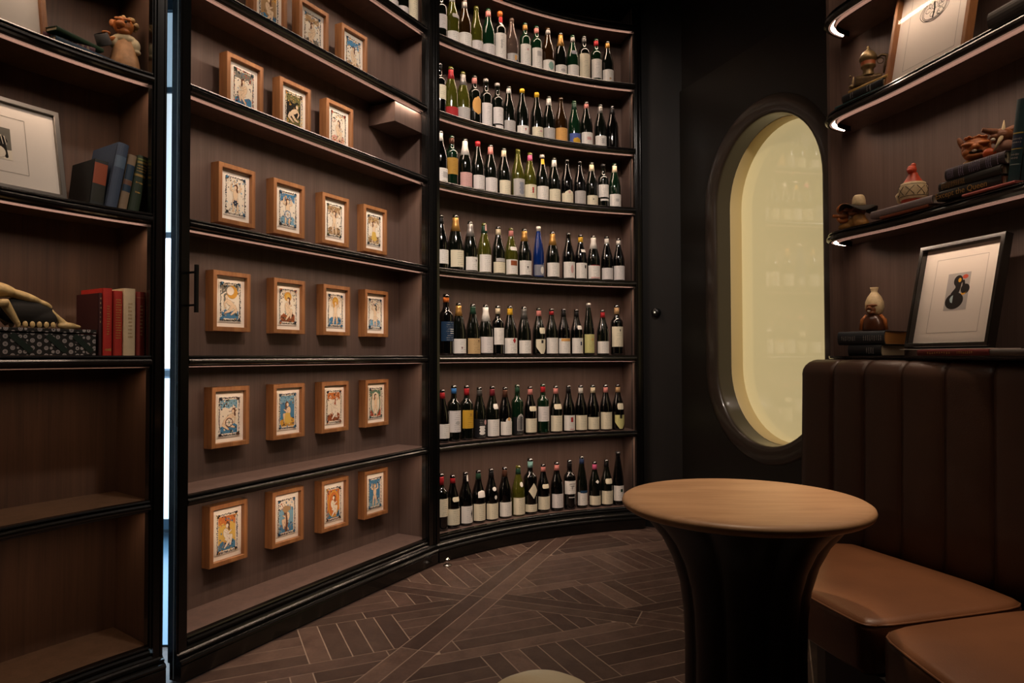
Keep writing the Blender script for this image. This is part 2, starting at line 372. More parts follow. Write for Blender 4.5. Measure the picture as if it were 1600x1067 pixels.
# ================================================================== walls
DARKW = wood('dark_wall_oak', '100e0c', '161310', .55, (30, 30, 1.2))
DARKP = mat('dark_bronze_paint', '14120e', .38, var=.1, vscale=(3, 3, 3))
A0 = Vector((1.066, 4.387)); E2 = Vector((.342, -.940)); NB = Vector((.940, .342))   # window wall: start, direction, away from room
def WP(s, d, z): p = A0+E2*s+NB*d; return (p.x, p.y, z)
SC, ZA, ZB, RR = .768, .635, 2.372, .41
def stadium(o, n=20):
    """outline around the opening, grown outward by o"""
    pts = []; r = RR+o
    for i in range(n+1):
        a = -PI+PI*i/n; pts.append((SC+r*math.cos(a), ZA+RR+r*math.sin(a)))
    for i in range(n+1):
        a = PI*i/n; pts.append((SC+r*math.cos(a), ZB-RR+r*math.sin(a)))
    return pts
def wall_with_hole(b, s0, s1, z0, z1, o, d, rnd=0):
    inner = stadium(o); n = len(inner); outer = []
    cx, cz = SC, (ZA+ZB)/2
    for x, z in inner:
        dx, dz = x-cx, z-cz; k = 1e9
        if dx: k = min(k, ((s1-cx) if dx > 0 else (s0-cx))/dx)
        if dz: k = min(k, ((z1-cz) if dz > 0 else (z0-cz))/dz)
        outer.append([cx+dx*k, cz+dz*k])
    for cor in ((s0, z0), (s1, z0), (s1, z1), (s0, z1)):
        j = min(range(n), key=lambda i: (outer[i][0]-cor[0])**2+(outer[i][1]-cor[1])**2)
        outer[j] = list(cor)
    vs = [WP(x, d, z) for x, z in inner]+[WP(x, d, z) for x, z in outer]
    b.add(vs, [(i, (i+1) % n, n+(i+1) % n, n+i) for i in range(n)])
    return outer
b = MB(); wall_with_hole(b, .0, 1.75, 0, 2.78, .09, -.0)
# slab edge of the window surround
b.add([WP(0, 0, 0), WP(0, .05, 0), WP(0, .05, 2.78), WP(0, 0, 2.78)], [(0, 1, 2, 3)])
b.add([WP(0, 0, 2.78), WP(0, .05, 2.78), WP(1.75, .05, 2.78), WP(1.75, 0, 2.78)], [(0, 1, 2, 3)])
o = b.build('wall_right', DARKP); struct(o)
b = MB()
b.add([WP(-.02, .03, 0), WP(-.02, .03, TOPZ+.1), (.79, 4.62, TOPZ+.1), (.79, 4.62, 0)], [(0, 1, 2, 3)])
b.add([WP(-.02, .03, 2.74), WP(-.02, .03, TOPZ+.1), WP(1.75, .05, TOPZ+.1), WP(1.75, .05, 2.74)], [(0, 1, 2, 3)])
o = b.build('wall_back', DARKW); struct(o)
# window bezel: rounded ring, dark reveal, cream reveal, lit pane
b = MB()
prof = [(.100, .004), (.097, -.004), (.088, -.008), (.040, -.010), (.018, -.0095), (.006, -.005), (0, .006), (-.001, .02), (-.001, .05), (0, .100)]
rings = [[WP(x, d, z) for x, z in stadium(o, 28)] for o, d in prof]
b.strip(rings, 0, closed=True, caps=False, smooth=True)
o = b.build('window_1_bezel', mat('bronze_lacquer', '3a3129', .30, coat=.4, metal=.15)); o.name = 'trim_1'; struct(o)
b = MB()
rings = [[WP(x, d, z) for x, z in stadium(o, 28)] for o, d in [(-.0005, .101), (-.004, .104), (-.004, .185)]]
b.strip(rings, 0, caps=False, smooth=True)
o = b.build('trim_2', mat('cream_enamel', 'e6cf96', .4)); struct(o)
m = mat('lit_cream_glass', 'b8a877', .12, spec=.5, coat=1.0, coatr=.03, emit='e0ca94', es=.47)
m.node_tree.nodes['Principled BSDF'].inputs['Coat IOR'].default_value = 2.0
b = MB(); st = stadium(-.002, 28); b.add([WP(x, .18, z) for x, z in st], [tuple(range(len(st)))])
o = b.build('window_1', m); struct(o)
# floor sub-surface, ceiling, walls of the rest of the room
b = MB(); b.box((0, 2.5, -.03), (7, 9, .056)); o = b.build('floor_base', mat('floor_joint', '94806f', .6)); struct(o); o.name = 'floor'
FLOOR = o
b = MB(); b.box((.0, 2.0, TOPZ+.06), (7, 8, .1)); o = b.build('ceiling', mat('ceiling_dark', '0d0b0a', .7)); struct(o)
b = MB(); b.box((2.1, .3, 1.75), (.1, 4.0, 3.5)); o = b.build('wall_side', mat('plaster_dark', '17130f', .8)); struct(o)
b = MB(); b.box((0, -1.7, 1.75), (4.4, .1, 3.5)); o = b.build('wall_front', mat('plaster_dark', '17130f', .8)); struct(o)
b = MB(); b.box((-2.1, .0, 1.75), (.1, 3.4, 3.5)); o = b.build('wall_left', mat('plaster_dark', '17130f', .8)); struct(o)
# thermostat knob
p = at_y(1027, 488, 4.50); th = thing('wall_sensor', (p.x, 4.475, p.z-.03), 'small round black sensor with a tiny light on the dark wall', 'sensor')
dirw = (Vector(WP(-.02, .03, 0))-Vector((.79, 4.62, 0))).normalized(); nw = Vector((dirw.y, -dirw.x, 0)); base = Vector((.79, 4.62, 0))
t = (p.x-base.x)/dirw.x; pw = base+dirw*t; pw.z = p.z
Mx = Matrix.Translation(pw) @ nw.to_track_quat('Z', 'Y').to_matrix().to_4x4()
th.location = pw
b = MB(); b.lathe([(.030, 0.0), (.030, .012), (.026, .028), (.012, .032)], 24, M=Mx); b.build('housing', mat('black_plastic', '0c0c0c', .35), th)
b = MB(); b.box(pw+nw*.033, (.008, .004, .010), rot=math.atan2(dirw.y, dirw.x)); b.build('indicator', mat('indicator_light', 'ddddcc', emit='e8e0c8', es=.6), th)

# ================================================================== outside the door gap
ce = .05
while DOOR.at(ce, .215).x/DOOR.at(ce, .215).y < (266.5-800)/F: ce += .001
b = MB(); a0 = DOOR.at(-.002, .0); a1 = DOOR.at(ce, .215); b.add([(*a0, .01), (*a1, .01), (*a1, TOPZ), (*a0, TOPZ), (*DOOR.at(.006, .0), .01), (*DOOR.at(ce+.008, .215), .01), (*DOOR.at(ce+.008, .215), TOPZ), (*DOOR.at(.006, .0), TOPZ)],
   [(0, 1, 2, 3), (4, 7, 6, 5), (0, 4, 5, 1), (3, 2, 6, 7), (1, 5, 6, 2), (0, 3, 7, 4)])
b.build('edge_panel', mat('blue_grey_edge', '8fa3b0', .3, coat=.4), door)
DAY = mat('daylight_pane', 'ffffff', .3, emit='c4d4de', es=.75)
DAYH = mat('daylight_pane_bright', 'ffffff', .3, emit='dcebff', es=4.0)
DAY2 = mat('daylight_pane_dim', 'ffffff', .3, emit='8fb4cc', es=.5)
Yd = 4.3; cx = at_y(262, 556, Yd).x-.1
b = MB()
for z0, z1, m in ((.12, .62, 0), (.62, .98, 0), (1.04, 1.85, 1), (1.87, 2.75, 0), (2.77, 3.25, 2)):
    b.box((cx, Yd, (z0+z1)/2), (.7, .015, z1-z0), m)
wn = b.build('window_2', [DAY, DAYH, DAY2]); struct(wn)
b = MB()
for z in (1.01, 1.86, 2.76): b.box((cx, Yd-.01, z), (.74, .03, .035))
b.box((cx, Yd-.01, .09), (.74, .03, .06)); b.box((cx, Yd-.01, 3.29), (.74, .03, .06))
b.build('window_frame', mat('window_frame_steel', '2e4250', .4), wn)
b = MB(); b.box((-1.9, 4.45, 1.7), (2.4, .06, 3.4)); o = b.build('wall_corridor', mat('corridor_wall', '5c6f7d', .6)); struct(o)
lamp('corridor_daylight', 'AREA', (-2.75, 3.35, 1.6), (-1.2, 2.45, 1.5), 220, (.55, .80, 1), shape='RECTANGLE', size=.5, size_y=2.8)
# ================================================================== parquet floor
def clip(poly, n, d):
    out = []
    for i in range(len(poly)):
        a, c = poly[i], poly[(i+1) % len(poly)]; da = a.dot(n)-d; dc = c.dot(n)-d
        if da <= 0: out.append(a)
        if da*dc < 0: out.append(a+(c-a)*(da/(da-dc)))
    return out
random.seed(4)
STAR = Vector((-.134, 3.24)); aA = math.radians(69); A1 = Vector((math.cos(aA), math.sin(aA))); A2 = Vector((A1.y, -A1.x))
aB = math.radians(24); B1 = Vector((math.cos(aB), math.sin(aB))); B2 = Vector((B1.y, -B1.x))
Mod, BW, PW, GAP = 1.38, .078, .078, .0046
b = MB()
def plank(poly):
    if len(poly) < 3: return
    c = sum(poly, Vector((0, 0)))/len(poly)
    if abs(sum((poly[i].x-c.x)*(poly[(i+1) % len(poly)].y-c.y)-(poly[(i+1) % len(poly)].x-c.x)*(poly[i].y-c.y) for i in range(len(poly)))) < .0004: return
    b.add([(p.x, p.y, -.0012) for p in poly], [tuple(range(len(poly)))], random.choice((0, 0, 1, 1, 2, 3)))
def rect(o, ex, ey, x0, x1, y0, y1):
    g = GAP/2; return [o+ex*(x0+g)+ey*(y0+g), o+ex*(x1-g)+ey*(y0+g), o+ex*(x1-g)+ey*(y1-g), o+ex*(x0+g)+ey*(y1-g)]
for i in range(-3, 3):
    for j in range(-3, 3):
        o = STAR+A1*(i*Mod)+A2*(j*Mod)
        if o.x < -4 or o.x > 4 or o.y < -2 or o.y > 7: continue
        # bands along both directions (two planks wide)
        for ex, ey in ((A1, A2), (A2, A1)):
            for side in (-1, 0):
                full = ex is A1
                x0 = 0 if full else BW; x1 = Mod if full else Mod-BW
                plank(rect(o, ex, ey, x0, x1*.55, side*BW, (side+1)*BW)); plank(rect(o, ex, ey, x1*.55, x1, side*BW, (side+1)*BW))
        # cell interior: rows of cross planks between long planks
        lim = [(-A1, -(o.dot(A1)+BW+GAP/2)), (A1, o.dot(A1)+Mod-BW-GAP/2), (-A2, -(o.dot(A2)+BW+GAP/2)), (A2, o.dot(A2)+Mod-BW-GAP/2)]
        q = -BW/2-4*.43; row = 0
        while q < 2.2:
            for typ in ((q, q+BW, 'long'), (q+BW, q+.43, 'hatch')):
                y0, y1, k = typ
                if k == 'long':
                    x = -2.2
                    while x < 2.2:
                        pl = rect(o, B1, B2, x, x+.9, y0, y1)
                        for nv, d in lim: pl = clip(pl, nv, d) if len(pl) > 2 else pl
                        plank(pl); x += .9
                else:
                    x = -2.2; blk = 0
                    while x < 2.2:
                        if blk % 2 == row % 2:
                            for t in range(5):
                                pl = rect(o, B1, B2, x+t*PW, x+(t+1)*PW, y0, y1)
                                for nv, d in lim: pl = clip(pl, nv, d) if len(pl) > 2 else pl
                                plank(pl)
                            x += 5*PW
                        else:
                            hh = (y1-y0)/4
                            for t in range(4):
                                pl = rect(o, B1, B2, x, x+.44, y0+t*hh, y0+(t+1)*hh)
                                for nv, d in lim: pl = clip(pl, nv, d) if len(pl) > 2 else pl
                                plank(pl)
                            x += .44
                        blk += 1
            q += .43; row += 1
fm = [wood('parquet_%d' % k, a, c, .36, (9, 9, 9), line=.5) for k, (a, c) in enumerate((('46362f', '5e4a41'), ('3f302a', '54433a'), ('524038', '6c574b'), ('382a25', '4b3a33')))]
pf = b.build('floor_parquet', fm, FLOOR, fixn=False); pf.name = 'parquet'
b = MB(); b.box((-2.4, 3.9, .004), (2.3, 2.4, .004)); b.build('corridor_tile', mat('corridor_tile', '5f7d92', .2), FLOOR)
# ================================================================== door stop
p = at_z(699, 880, .012); ds = thing('door_stop', (p.x, p.y, .001), 'small chrome ball door stop on parquet below the cabinet corner', 'door stop')
b = MB(); b.lathe([(.022, .001), (.022, .004), (.007, .006), (.006, .016)], 20, c=(p.x, p.y, 0)); b.build('base', mat('satin_steel', 'b0aba4', .3, metal=1), ds)
b = MB(); b.ball((p.x, p.y, .026), .017); b.build('ball', mat('chrome', 'd8d4cf', .12, metal=1), ds)
# ================================================================== table
TX, TY, TR = .578, 1.757, .300
tb = thing('round_table', (TX, TY, 0), 'round table with pale brown top on a dark fluted pedestal', 'table')
b = MB(); b.lathe([(.0, .722), (.272, .722), (.288, .724), (.297, .730), (.300, .738), (.298, .744), (.291, .7485), (.28, .750), (.0, .750)][::1], 96, c=(TX, TY, 0), caps=False)
b.build('tabletop', wood('pale_oak_top', 'a57d5a', 'bf9670', .42, (3, 26, 26), line=.4), tb)
def lobes(a, z): return 1-.085*abs(math.sin(a*5+.35))**.7 if z > -1 else 1
pr = [(.20, .003), (.195, .02), (.162, .05), (.150, .12), (.146, .25), (.145, .38), (.148, .47), (.157, .54), (.175, .60), (.200, .65), (.232, .69), (.262, .715), (.268, .722)]
b = MB()
prf = [(r, z) for r, z in pr]
b.lathe(prf, 160, c=(TX, TY, 0), rfun=lambda a, z: 1-.10*(1-abs(math.sin(a*4.5+.5))**.55))
b.build('pedestal', mat('dark_stained_wood', '1d130e', .42, var=.15, vscale=(20, 20, 2)), tb)
# ================================================================== banquette
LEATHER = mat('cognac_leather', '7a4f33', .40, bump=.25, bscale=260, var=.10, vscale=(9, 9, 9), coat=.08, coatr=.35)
LEATHER_SHADED = mat('cognac_leather_shaded', '432d20', .42, bump=.25, bscale=260, var=.08, vscale=(9, 9, 9), coat=.08, coatr=.35)  # same leather darkened for the backrest, shade put into its colour
SB = Path([(1.78, .55), (1.69, .90), (1.60, 1.22), (1.50, 1.56), (1.405, 1.89), (1.30, 2.20), (1.195, 2.50), (1.135, 2.68), (1.130, 2.735), (1.165, 2.78)], -1)
# the bench stands clear in front of the ledge
sofa = thing('banquette', (1.1, 1.9, 0), 'brown leather banquette with a tall channelled backrest along the right wall', 'banquette')
ch = [SB.hit(u, 0) for u in (1547, 1470, 1403, 1345, 1297)]; wch = ch[1]-ch[0]
seams = [ch[0]-k*wch for k in (5, 4, 3, 2, 1)]+ch+[SB.L-.02]
seams = [s for s in seams if s > .02]; seams = [0]+seams
for i in range(len(seams)-1):
    b = MB(); q0, q1 = seams[i], seams[i+1]; K = 10; rg = []
    for j in range(K+1):
        t = j/K; e = .008*(1-abs(2*t-1)**3.0); q = q0+(q1-q0)*t; zt = 1.0915-.002*abs(2*t-1)**6
        lean = lambda z: .02*(z-.4)
        prof = [(-e+lean(z)-.0, z) for z in (.36, .60, .85, 1.02)]
        for a in range(0, 91, 18):
            aa = math.radians(a); prof.append((lean(1.0)+.055-(.055+e)*math.cos(aa), zt-.055+.055*math.sin(aa)))
        prof += [(.088, zt-.001), (.098, zt-.01), (.098, .36)]
        rg.append([(*SB.at(q, o2), z) for o2, z in prof])
    b.strip(rg, 0, smooth=True)
    b.build('back_channel', LEATHER_SHADED, sofa)
def rounded_slab(b, poly, z0, z1, r=.03, crown=.012):
    """cushion: plan polygon (dense), rounded top edge and a slightly crowned top"""
    P = [Vector(p) for p in poly]; n = len(P); c = sum(P, Vector((0, 0)))/n
    def ring(ins, z):
        out = []
        for i in range(n):
            t = (P[(i+1) % n]-P[i-1]).normalized(); nn2 = Vector((-t.y, t.x))
            if nn2.dot(c-P[i]) < 0: nn2 = -nn2
            out.append((*(P[i]+nn2*ins), z))
        return out
    rings = [ring(.012, z0), ring(0, z0+.012)]
    for a in range(0, 91, 15):
        aa = math.radians(a); rings.append(ring(r*(1-math.cos(aa)), z1-r+r*math.sin(aa)))
    def toward(k, z): return [(*(Vector(p[:2])+(c-Vector(p[:2]))*k), z) for p in ring(r, z1)]
    rings += [toward(.15, z1+crown*.5), toward(.4, z1+crown*.9), toward(.75, z1+crown)]
    b.strip(rings, 0, caps=True, smooth=True)
def dense(pts, m=8):
    out = []
    for i in range(len(pts)):
        a, c = Vector(pts[i]), Vector(pts[(i+1) % len(pts)])
        for k in range(m): out.append(a+(c-a)*k/m)
    # soften corners
    for _ in range(3): out = [(out[i-1]+out[i]*2+out[(i+1) % len(out)])/4 for i in range(len(out))]
    return out
bk = [SB.at(q, -.012) for q in [SB.hit(u, -.012) for u in (1332, 1380, 1440, 1520, 1570)]]
seamb = bk[4]
c1 = [(.868, 1.715), (.835, 1.85), (.808, 1.985), (.835, 2.07), (.93, 2.225), (1.05, 2.39), (1.115, 2.475)]+[tuple(bk[i]) for i in (0, 1, 2, 3)]+[(1.375, 1.86)]
c2 = [(.874, 1.700), (1.372, 1.845), (1.44, 1.62), (1.53, 1.25), (1.05, 1.1), (.88, 1.22), (.868, 1.45)]
SEAT = .452
for pl in (c1, c2):
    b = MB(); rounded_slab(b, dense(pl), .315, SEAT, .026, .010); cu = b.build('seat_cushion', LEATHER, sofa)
    b = MB(); P = [Vector(p) for p in dense(pl)]; cc = sum(P, Vector((0, 0)))/len(P)
    b.tube([(*(p+(cc-p).normalized()*.004), SEAT-.013) for p in P]+[(*(P[0]+(cc-P[0]).normalized()*.004), SEAT-.013)], .0032, 6); b.build('piping', LEATHER, cu)
b = MB()
base = [(.91, 1.66), (.865, 1.95), (.92, 2.13), (1.12, 2.42), (1.27, 2.2), (1.42, 1.75), (1.50, 1.3), (.93, 1.3)]
b.prism(base, .004, .316); b.build('bench_base', mat('bench_dark', '120d0a', .6), sofa)
# ================================================================== cream pouf near the camera
p = at_z(843, 1050, .47); PX, PY = p.x+.004, p.y-.04
pf2 = thing('stool', (PX, PY, 0), 'cream domed seat top peeking over the bottom edge of the photo', 'stool')
b = MB(); pr = [(.16, .003), (.16, .015), (.03, .03), (.022, .25), (.09, .27)]
b.lathe(pr, 32, c=(PX, PY, 0)); b.build('pedestal', mat('dark_stained_wood', '1d130e', .42), pf2)
b = MB(); b.lathe([(.09, .271), (.13, .285), (.152, .32), (.155, .35), (.148, .385), (.128, .42), (.10, .446), (.07, .462), (.04, .4705), (.018, .473), (.002, .4735)], 48, c=(PX, PY, 0)); b.build('cushion', mat('cream_boucle', 'd8c6a2', .8, bump=.5, bscale=120), pf2)
# ================================================================== framed prints in the door
def flat(col): return mat('ink_'+col, col, .75, spec=.15)
def thin_glass():
    if 'picture_glass' in MATS: return MATS['picture_glass']
    m = bpy.data.materials.new('picture_glass'); m.use_nodes = True; nt = m.node_tree; nt.nodes.clear()
    o = nt.nodes.new('ShaderNodeOutputMaterial'); mx = nt.nodes.new('ShaderNodeMixShader'); t = nt.nodes.new('ShaderNodeBsdfTransparent'); g = nt.nodes.new('ShaderNodeBsdfGlossy')
    g.inputs['Roughness'].default_value = .04
    ge = nt.nodes.new('ShaderNodeNewGeometry'); dp = nt.nodes.new('ShaderNodeVectorMath'); dp.operation = 'DOT_PRODUCT'
    nt.links.new(ge.outputs['Incoming'], dp.inputs[0]); nt.links.new(ge.outputs['Normal'], dp.inputs[1])
    def mth(op, a, b_=None):
        n = nt.nodes.new('ShaderNodeMath'); n.operation = op
        for i, x in enumerate((a, b_)):
            if x is None: continue
            if isinstance(x, (int, float)): n.inputs[i].default_value = x
            else: nt.links.new(x, n.inputs[i])
        return n.outputs[0]
    sch = mth('POWER', mth('SUBTRACT', 1.0, mth('ABSOLUTE', dp.outputs['Value'])), 5.0)
    class f: outputs = [mth('ADD', mth('MULTIPLY', sch, .8), .025)]
    nt.links.new(f.outputs[0], mx.inputs[0]); nt.links.new(t.outputs[0], mx.inputs[1]); nt.links.new(g.outputs[0], mx.inputs[2]); nt.links.new(mx.outputs[0], o.inputs[0])
    MATS['picture_glass'] = m; return m
GLASS = thin_glass()
OAK = wood('honey_oak_frame', '7b4f2f', 'a27145', .45, (30, 30, 3), line=.4)
OAKH = OAK
MATB = mat('mat_board_cream', 'f3eadc', .7, spec=.2); CARD = mat('card_white', 'f8f1e4', .7, spec=.2)
INK = {'paper': 'f3e8d4', 'navy': '26344a', 'blue': '4a80a6', 'sky': '7da9c0', 'gold': 'd09a3e', 'orange': 'c8743a', 'tan': 'a98a63', 'skin': 'e8cfae', 'brown': '6a4632', 'olive': '6d6a42', 'green': '5f7f6a',
       'white': 'ece2cf', 'grey': '77746a', 'red': 'b04a34', 'dark': '24221e', 'pink': 'dba793', 'yellow': 'd8b45a', 'rust': '93502f'}
class Art:
    def __init__(s): s.b = MB(); s.names = []; s.k = 0
    def mi(s, c):
        if c not in s.names: s.names.append(c)
        return s.names.index(c)
    def poly(s, pts, c, lift=None):
        s.k += 1; y = -(s.k*.000012 if lift is None else lift)
        s.b.add([(x, y, z) for x, z in pts], [tuple(range(len(pts)))], s.mi(c))
    def ell(s, x, z, rx, rz, c, a=0, n=14, wob=0, line=True):
        if line and c in ('skin', 'white') and rx > .002: s.ell(x, z, rx+.0006, rz+.0006, 'brown', a, n, 0, False)
        P = []
        for i in range(n):
            t = 2*PI*i/n; r = 1+(random.uniform(-wob, wob) if wob else 0); u, v = rx*r*math.cos(t), rz*r*math.sin(t)
            P.append((x+u*math.cos(a)-v*math.sin(a), z+u*math.sin(a)+v*math.cos(a)))
        s.poly(P, c)
    def limb(s, pts, w, c):
        for i in range(len(pts)-1):
            (x0, z0), (x1, z1) = pts[i], pts[i+1]; w0, w1 = w[i], w[i+1]; d = Vector((x1-x0, z1-z0)); 
            if d.length < 1e-6: continue
            d.normalize(); n = Vector((-d.y, d.x))
            if c in ('skin', 'white') and w0 > .0024:
                o0, o1 = w0+.0006, w1+.0006; s.poly([(x0+n.x*o0, z0+n.y*o0), (x1+n.x*o1, z1+n.y*o1), (x1-n.x*o1, z1-n.y*o1), (x0-n.x*o0, z0-n.y*o0)], 'brown')
            s.poly([(x0+n.x*w0, z0+n.y*w0), (x1+n.x*w1, z1+n.y*w1), (x1-n.x*w1, z1-n.y*w1), (x0-n.x*w0, z0-n.y*w0)], c)
            s.ell(x1, z1, w1, w1, c, n=8)
def art(seed, top, mid, low, motif, pose, hair, acc):
    random.seed(seed); A = Art(); W, H = .044, .069
    A.poly([(-W, -H), (W, -H), (W, H), (-W, H)], 'paper')
    a, c = W-.007, H-.008
    A.poly([(-a, -c), (a, -c), (a, c), (-a, c)], mid)
    A.poly([(-a, c), (-a, .030+random.uniform(-.006, .006)), (-.02, .036), (0, .028), (.02, .040), (a, .026), (a, c)][::-1], top)
    A.poly([(-a, -c), (a, -c), (a, -.034), (.024, -.026), (0, -.037), (-.02, -.028), (-a, -.038)], low)
    for i in range(84):
        z = random.uniform(.026, .066) if i % 2 else random.uniform(-.066, -.026)
        if i % 5 == 0: z = random.uniform(-.06, .06)
        A.ell(random.uniform(-.036, .036), z, random.uniform(.0015, .0045), random.uniform(.001, .003), random.choice(acc+['dark', mid]), random.uniform(0, 3), 8, .2)
    if motif == 'sun': A.ell(0, .040, .019, .019, 'gold', n=18); A.ell(0, .040, .011, .011, 'yellow'); 
    if motif == 'moon': A.ell(.008, .036, .024, .024, 'gold', n=18); A.ell(.000, .040, .016, .016, mid)
    if motif == 'oval': A.ell(0, 0, .034, .058, acc[0], n=26); A.ell(0, 0, .028, .051, mid, n=26)
    # figure with a bent arm and crossed legs
    sgn = -1 if pose % 2 else 1
    def X(x): return x*sgn
    body = 'skin' if pose < 6 else 'white'
    if pose in (0, 1):      # standing, arms raised
        A.limb([(X(-.004), -.012), (X(-.010), -.036), (X(-.008), -.058)], [.0065, .0045, .003], body); A.limb([(X(.005), -.012), (X(.010), -.036), (X(.012), -.058)], [.0065, .0045, .003], body)
        A.ell(0, .004, .0105, .019, body); A.limb([(X(-.008), .017), (X(-.021), .020), (X(-.018), .040)], [.004, .0033, .0025], body); A.limb([(X(.008), .017), (X(.022), .022), (X(.020), .044)], [.004, .0033, .0025], body)
        hx, hz = 0, .031
    elif pose in (2, 3, 6): # seated in profile
        A.ell(X(-.004), -.002, .012, .019, body, .25*sgn); A.limb([(X(-.004), -.016), (X(.018), -.014), (X(.014), -.044)], [.0085, .006, .0035], body)
        A.limb([(X(-.006), -.018), (X(.008), -.030), (X(-.010), -.052)], [.0075, .0055, .003], body); A.limb([(X(-.010), .010), (X(.004), -.002), (X(.018), .006)], [.004, .0032, .0025], body)
        hx, hz = X(.001), .026
    else:                   # reclining over the lower field
        A.ell(X(.002), -.004, .021, .0095, body, .5*sgn); A.limb([(X(-.014), -.013), (X(-.026), -.030), (X(-.004), -.046)], [.008, .0055, .003], body)
        A.limb([(X(-.010), -.016), (X(.006), -.034), (X(.022), -.040)], [.007, .005, .003], body); A.limb([(X(.015), .006), (X(.027), -.008), (X(.020), -.024)], [.004, .003, .0024], body)
        hx, hz = X(.018), .018
    A.ell(hx+X(.002), hz+.002, .0095, .010, hair, n=16, wob=.08); A.ell(hx-X(.001), hz-.001, .006, .0075, body)
    A.ell(hx+X(.007), hz-.010, .004, .009, hair, .2*sgn)
    if motif == 'wheel':
        A.ell(0, -.022, .017, .017, acc[0], n=20); A.ell(0, -.022, .0135, .0135, 'white', n=20)
        for k in range(6): A.limb([(0, -.022), (.014*math.cos(k*PI/3), -.022+.014*math.sin(k*PI/3))], [.0008, .0008], acc[0])
        A.ell(0, -.022, .003, .003, acc[1])
    if motif == 'skirt': A.poly([(-.012, -.008), (.012, -.008), (.022, -.045), (.004, -.052), (-.018, -.044)][::-1], 'yellow')
    if motif == 'tree': A.limb([(-.002, -.06), (.002, -.02), (-.003, .02)], [.006, .005, .003], 'brown'); A.ell(0, .03, .02, .014, 'tan', wob=.2)
    if motif == 'flower':
        for k in range(6): A.ell(.007*math.cos(k*PI/3), -.026+.007*math.sin(k*PI/3), .005, .0035, 'navy', k*PI/3)
    # speckled leaf border
    per = []
    for i in range(20): t = -1+2*i/19; per += [(W*t, H), (W*t, -H)]
    for i in range(30): t = -1+2*i/29; per += [(W, H*t), (-W, H*t)]
    for x, z in per:
        A.ell(x*.965+random.uniform(-.0015, .0015), z*.975+random.uniform(-.0015, .0015), random.uniform(.0020, .0048), random.uniform(.0010, .0022), random.choice(('navy', 'dark', 'dark', acc[-1])), random.uniform(0, 3), 7)
    for sx in (-1, 1):
        for sz in (-1, 1):
            for k in range(10): A.ell(sx*(W-.006)+random.uniform(-.004, .004), sz*(H-.005)+random.uniform(-.004, .004), .0045, .0026, random.choice(('navy', 'dark', acc[0])), random.uniform(0, 3), 8)
    return A
FW, FH, FD, FM = .186, .242, .046, .0185
def frame_mesh(b, wd, ht, dp, mo, y0=0, mi=0):
    """mitred moulding; front at y0-dp, back at y0"""
    for a, (w2, h2) in enumerate(((wd/2, ht/2), (ht/2, wd/2), (wd/2, ht/2), (ht/2, wd/2))):
        R = Matrix.Rotation(a*PI/2, 3, 'Y')
        f = y0-dp; s = .0015
        pr = [(0, y0), (0, f+s), (s, f), (mo-s, f), (mo, f+s), (mo, y0)]
        r = []
        for sg in (-1, 1): r.append([R @ Vector((sg*(w2-o), y, h2-o)) for o, y in pr])
        b.strip(r, mi)
PR = {  # row: shelf centre z, offset of the frame back, list of (column, art spec, label words)
 'A': (2.588, .150, [421, 490, 554]), 'B': (2.199, .165, [382, 461, 531]),
 'C': (1.768, .214, [370, 452, 525, 587]), 'D': (1.332, .214, [363, 453, 527, 589]),
 'E': (.868, .214, [362, 453, 525, 590]), 'F': (.402, .214, [360, 452, 525, 589])}
SPEC = {
 'A': [('gold', 'tan', 'blue', '', 2, 'brown', ['blue', 'gold', 'navy']), ('tan', 'white', 'grey', '', 3, 'brown', ['blue', 'grey', 'tan']), ('blue', 'white', 'tan', '', 2, 'brown', ['blue', 'tan', 'gold'])],
 'B': [('grey', 'white', 'blue', '', 3, 'brown', ['green', 'blue', 'navy', 'red']), ('olive', 'dark', 'olive', 'none', 4, 'olive', ['gold', 'olive', 'tan', 'yellow']), ('white', 'white', 'pink', '', 2, 'brown', ['red', 'gold', 'tan', 'dark'])],
 'C': [('white', 'white', 'white', 'flower', 0, 'brown', ['blue', 'gold', 'sky', 'navy']), ('blue', 'white', 'sky', 'wheel', 1, 'brown', ['blue', 'gold', 'tan', 'navy']), ('tan', 'white', 'tan', '', 0, 'brown', ['olive', 'brown', 'navy']), ('tan', 'white', 'tan', 'skirt', 1, 'brown', ['olive', 'grey', 'yellow', 'dark'])],
 'D': [('grey', 'white', 'blue', 'moon', 5, 'grey', ['blue', 'gold', 'olive', 'dark']), ('white', 'white', 'rust', 'sun', 2, 'brown', ['orange', 'green', 'brown', 'dark']), ('white', 'white', 'blue', 'sun', 1, 'gold', ['blue', 'gold', 'tan', 'navy']), ('white', 'white', 'sky', '', 0, 'dark', ['blue', 'pink', 'navy'])],
 'E': [('sky', 'white', 'blue', 'wheel', 4, 'brown', ['brown', 'green', 'blue', 'navy']), ('sky', 'blue', 'gold', 'skirt', 3, 'brown', ['blue', 'gold', 'navy']), ('orange', 'white', 'rust', '', 6, 'rust', ['orange', 'brown', 'dark']), ('green', 'white', 'red', 'oval', 1, 'brown', ['green', 'red', 'orange', 'navy'])],
 'F': [('orange', 'yellow', 'blue', '', 6, 'brown', ['gold', 'orange', 'blue', 'navy']), ('white', 'sky', 'blue', 'tree', 3, 'brown', ['blue', 'red', 'tan', 'navy']), ('orange', 'orange', 'blue', 'oval', 6, 'brown', ['gold', 'blue', 'navy']), ('blue', 'blue', 'sky', '', 1, 'tan', ['blue', 'sky', 'white', 'navy'])]}
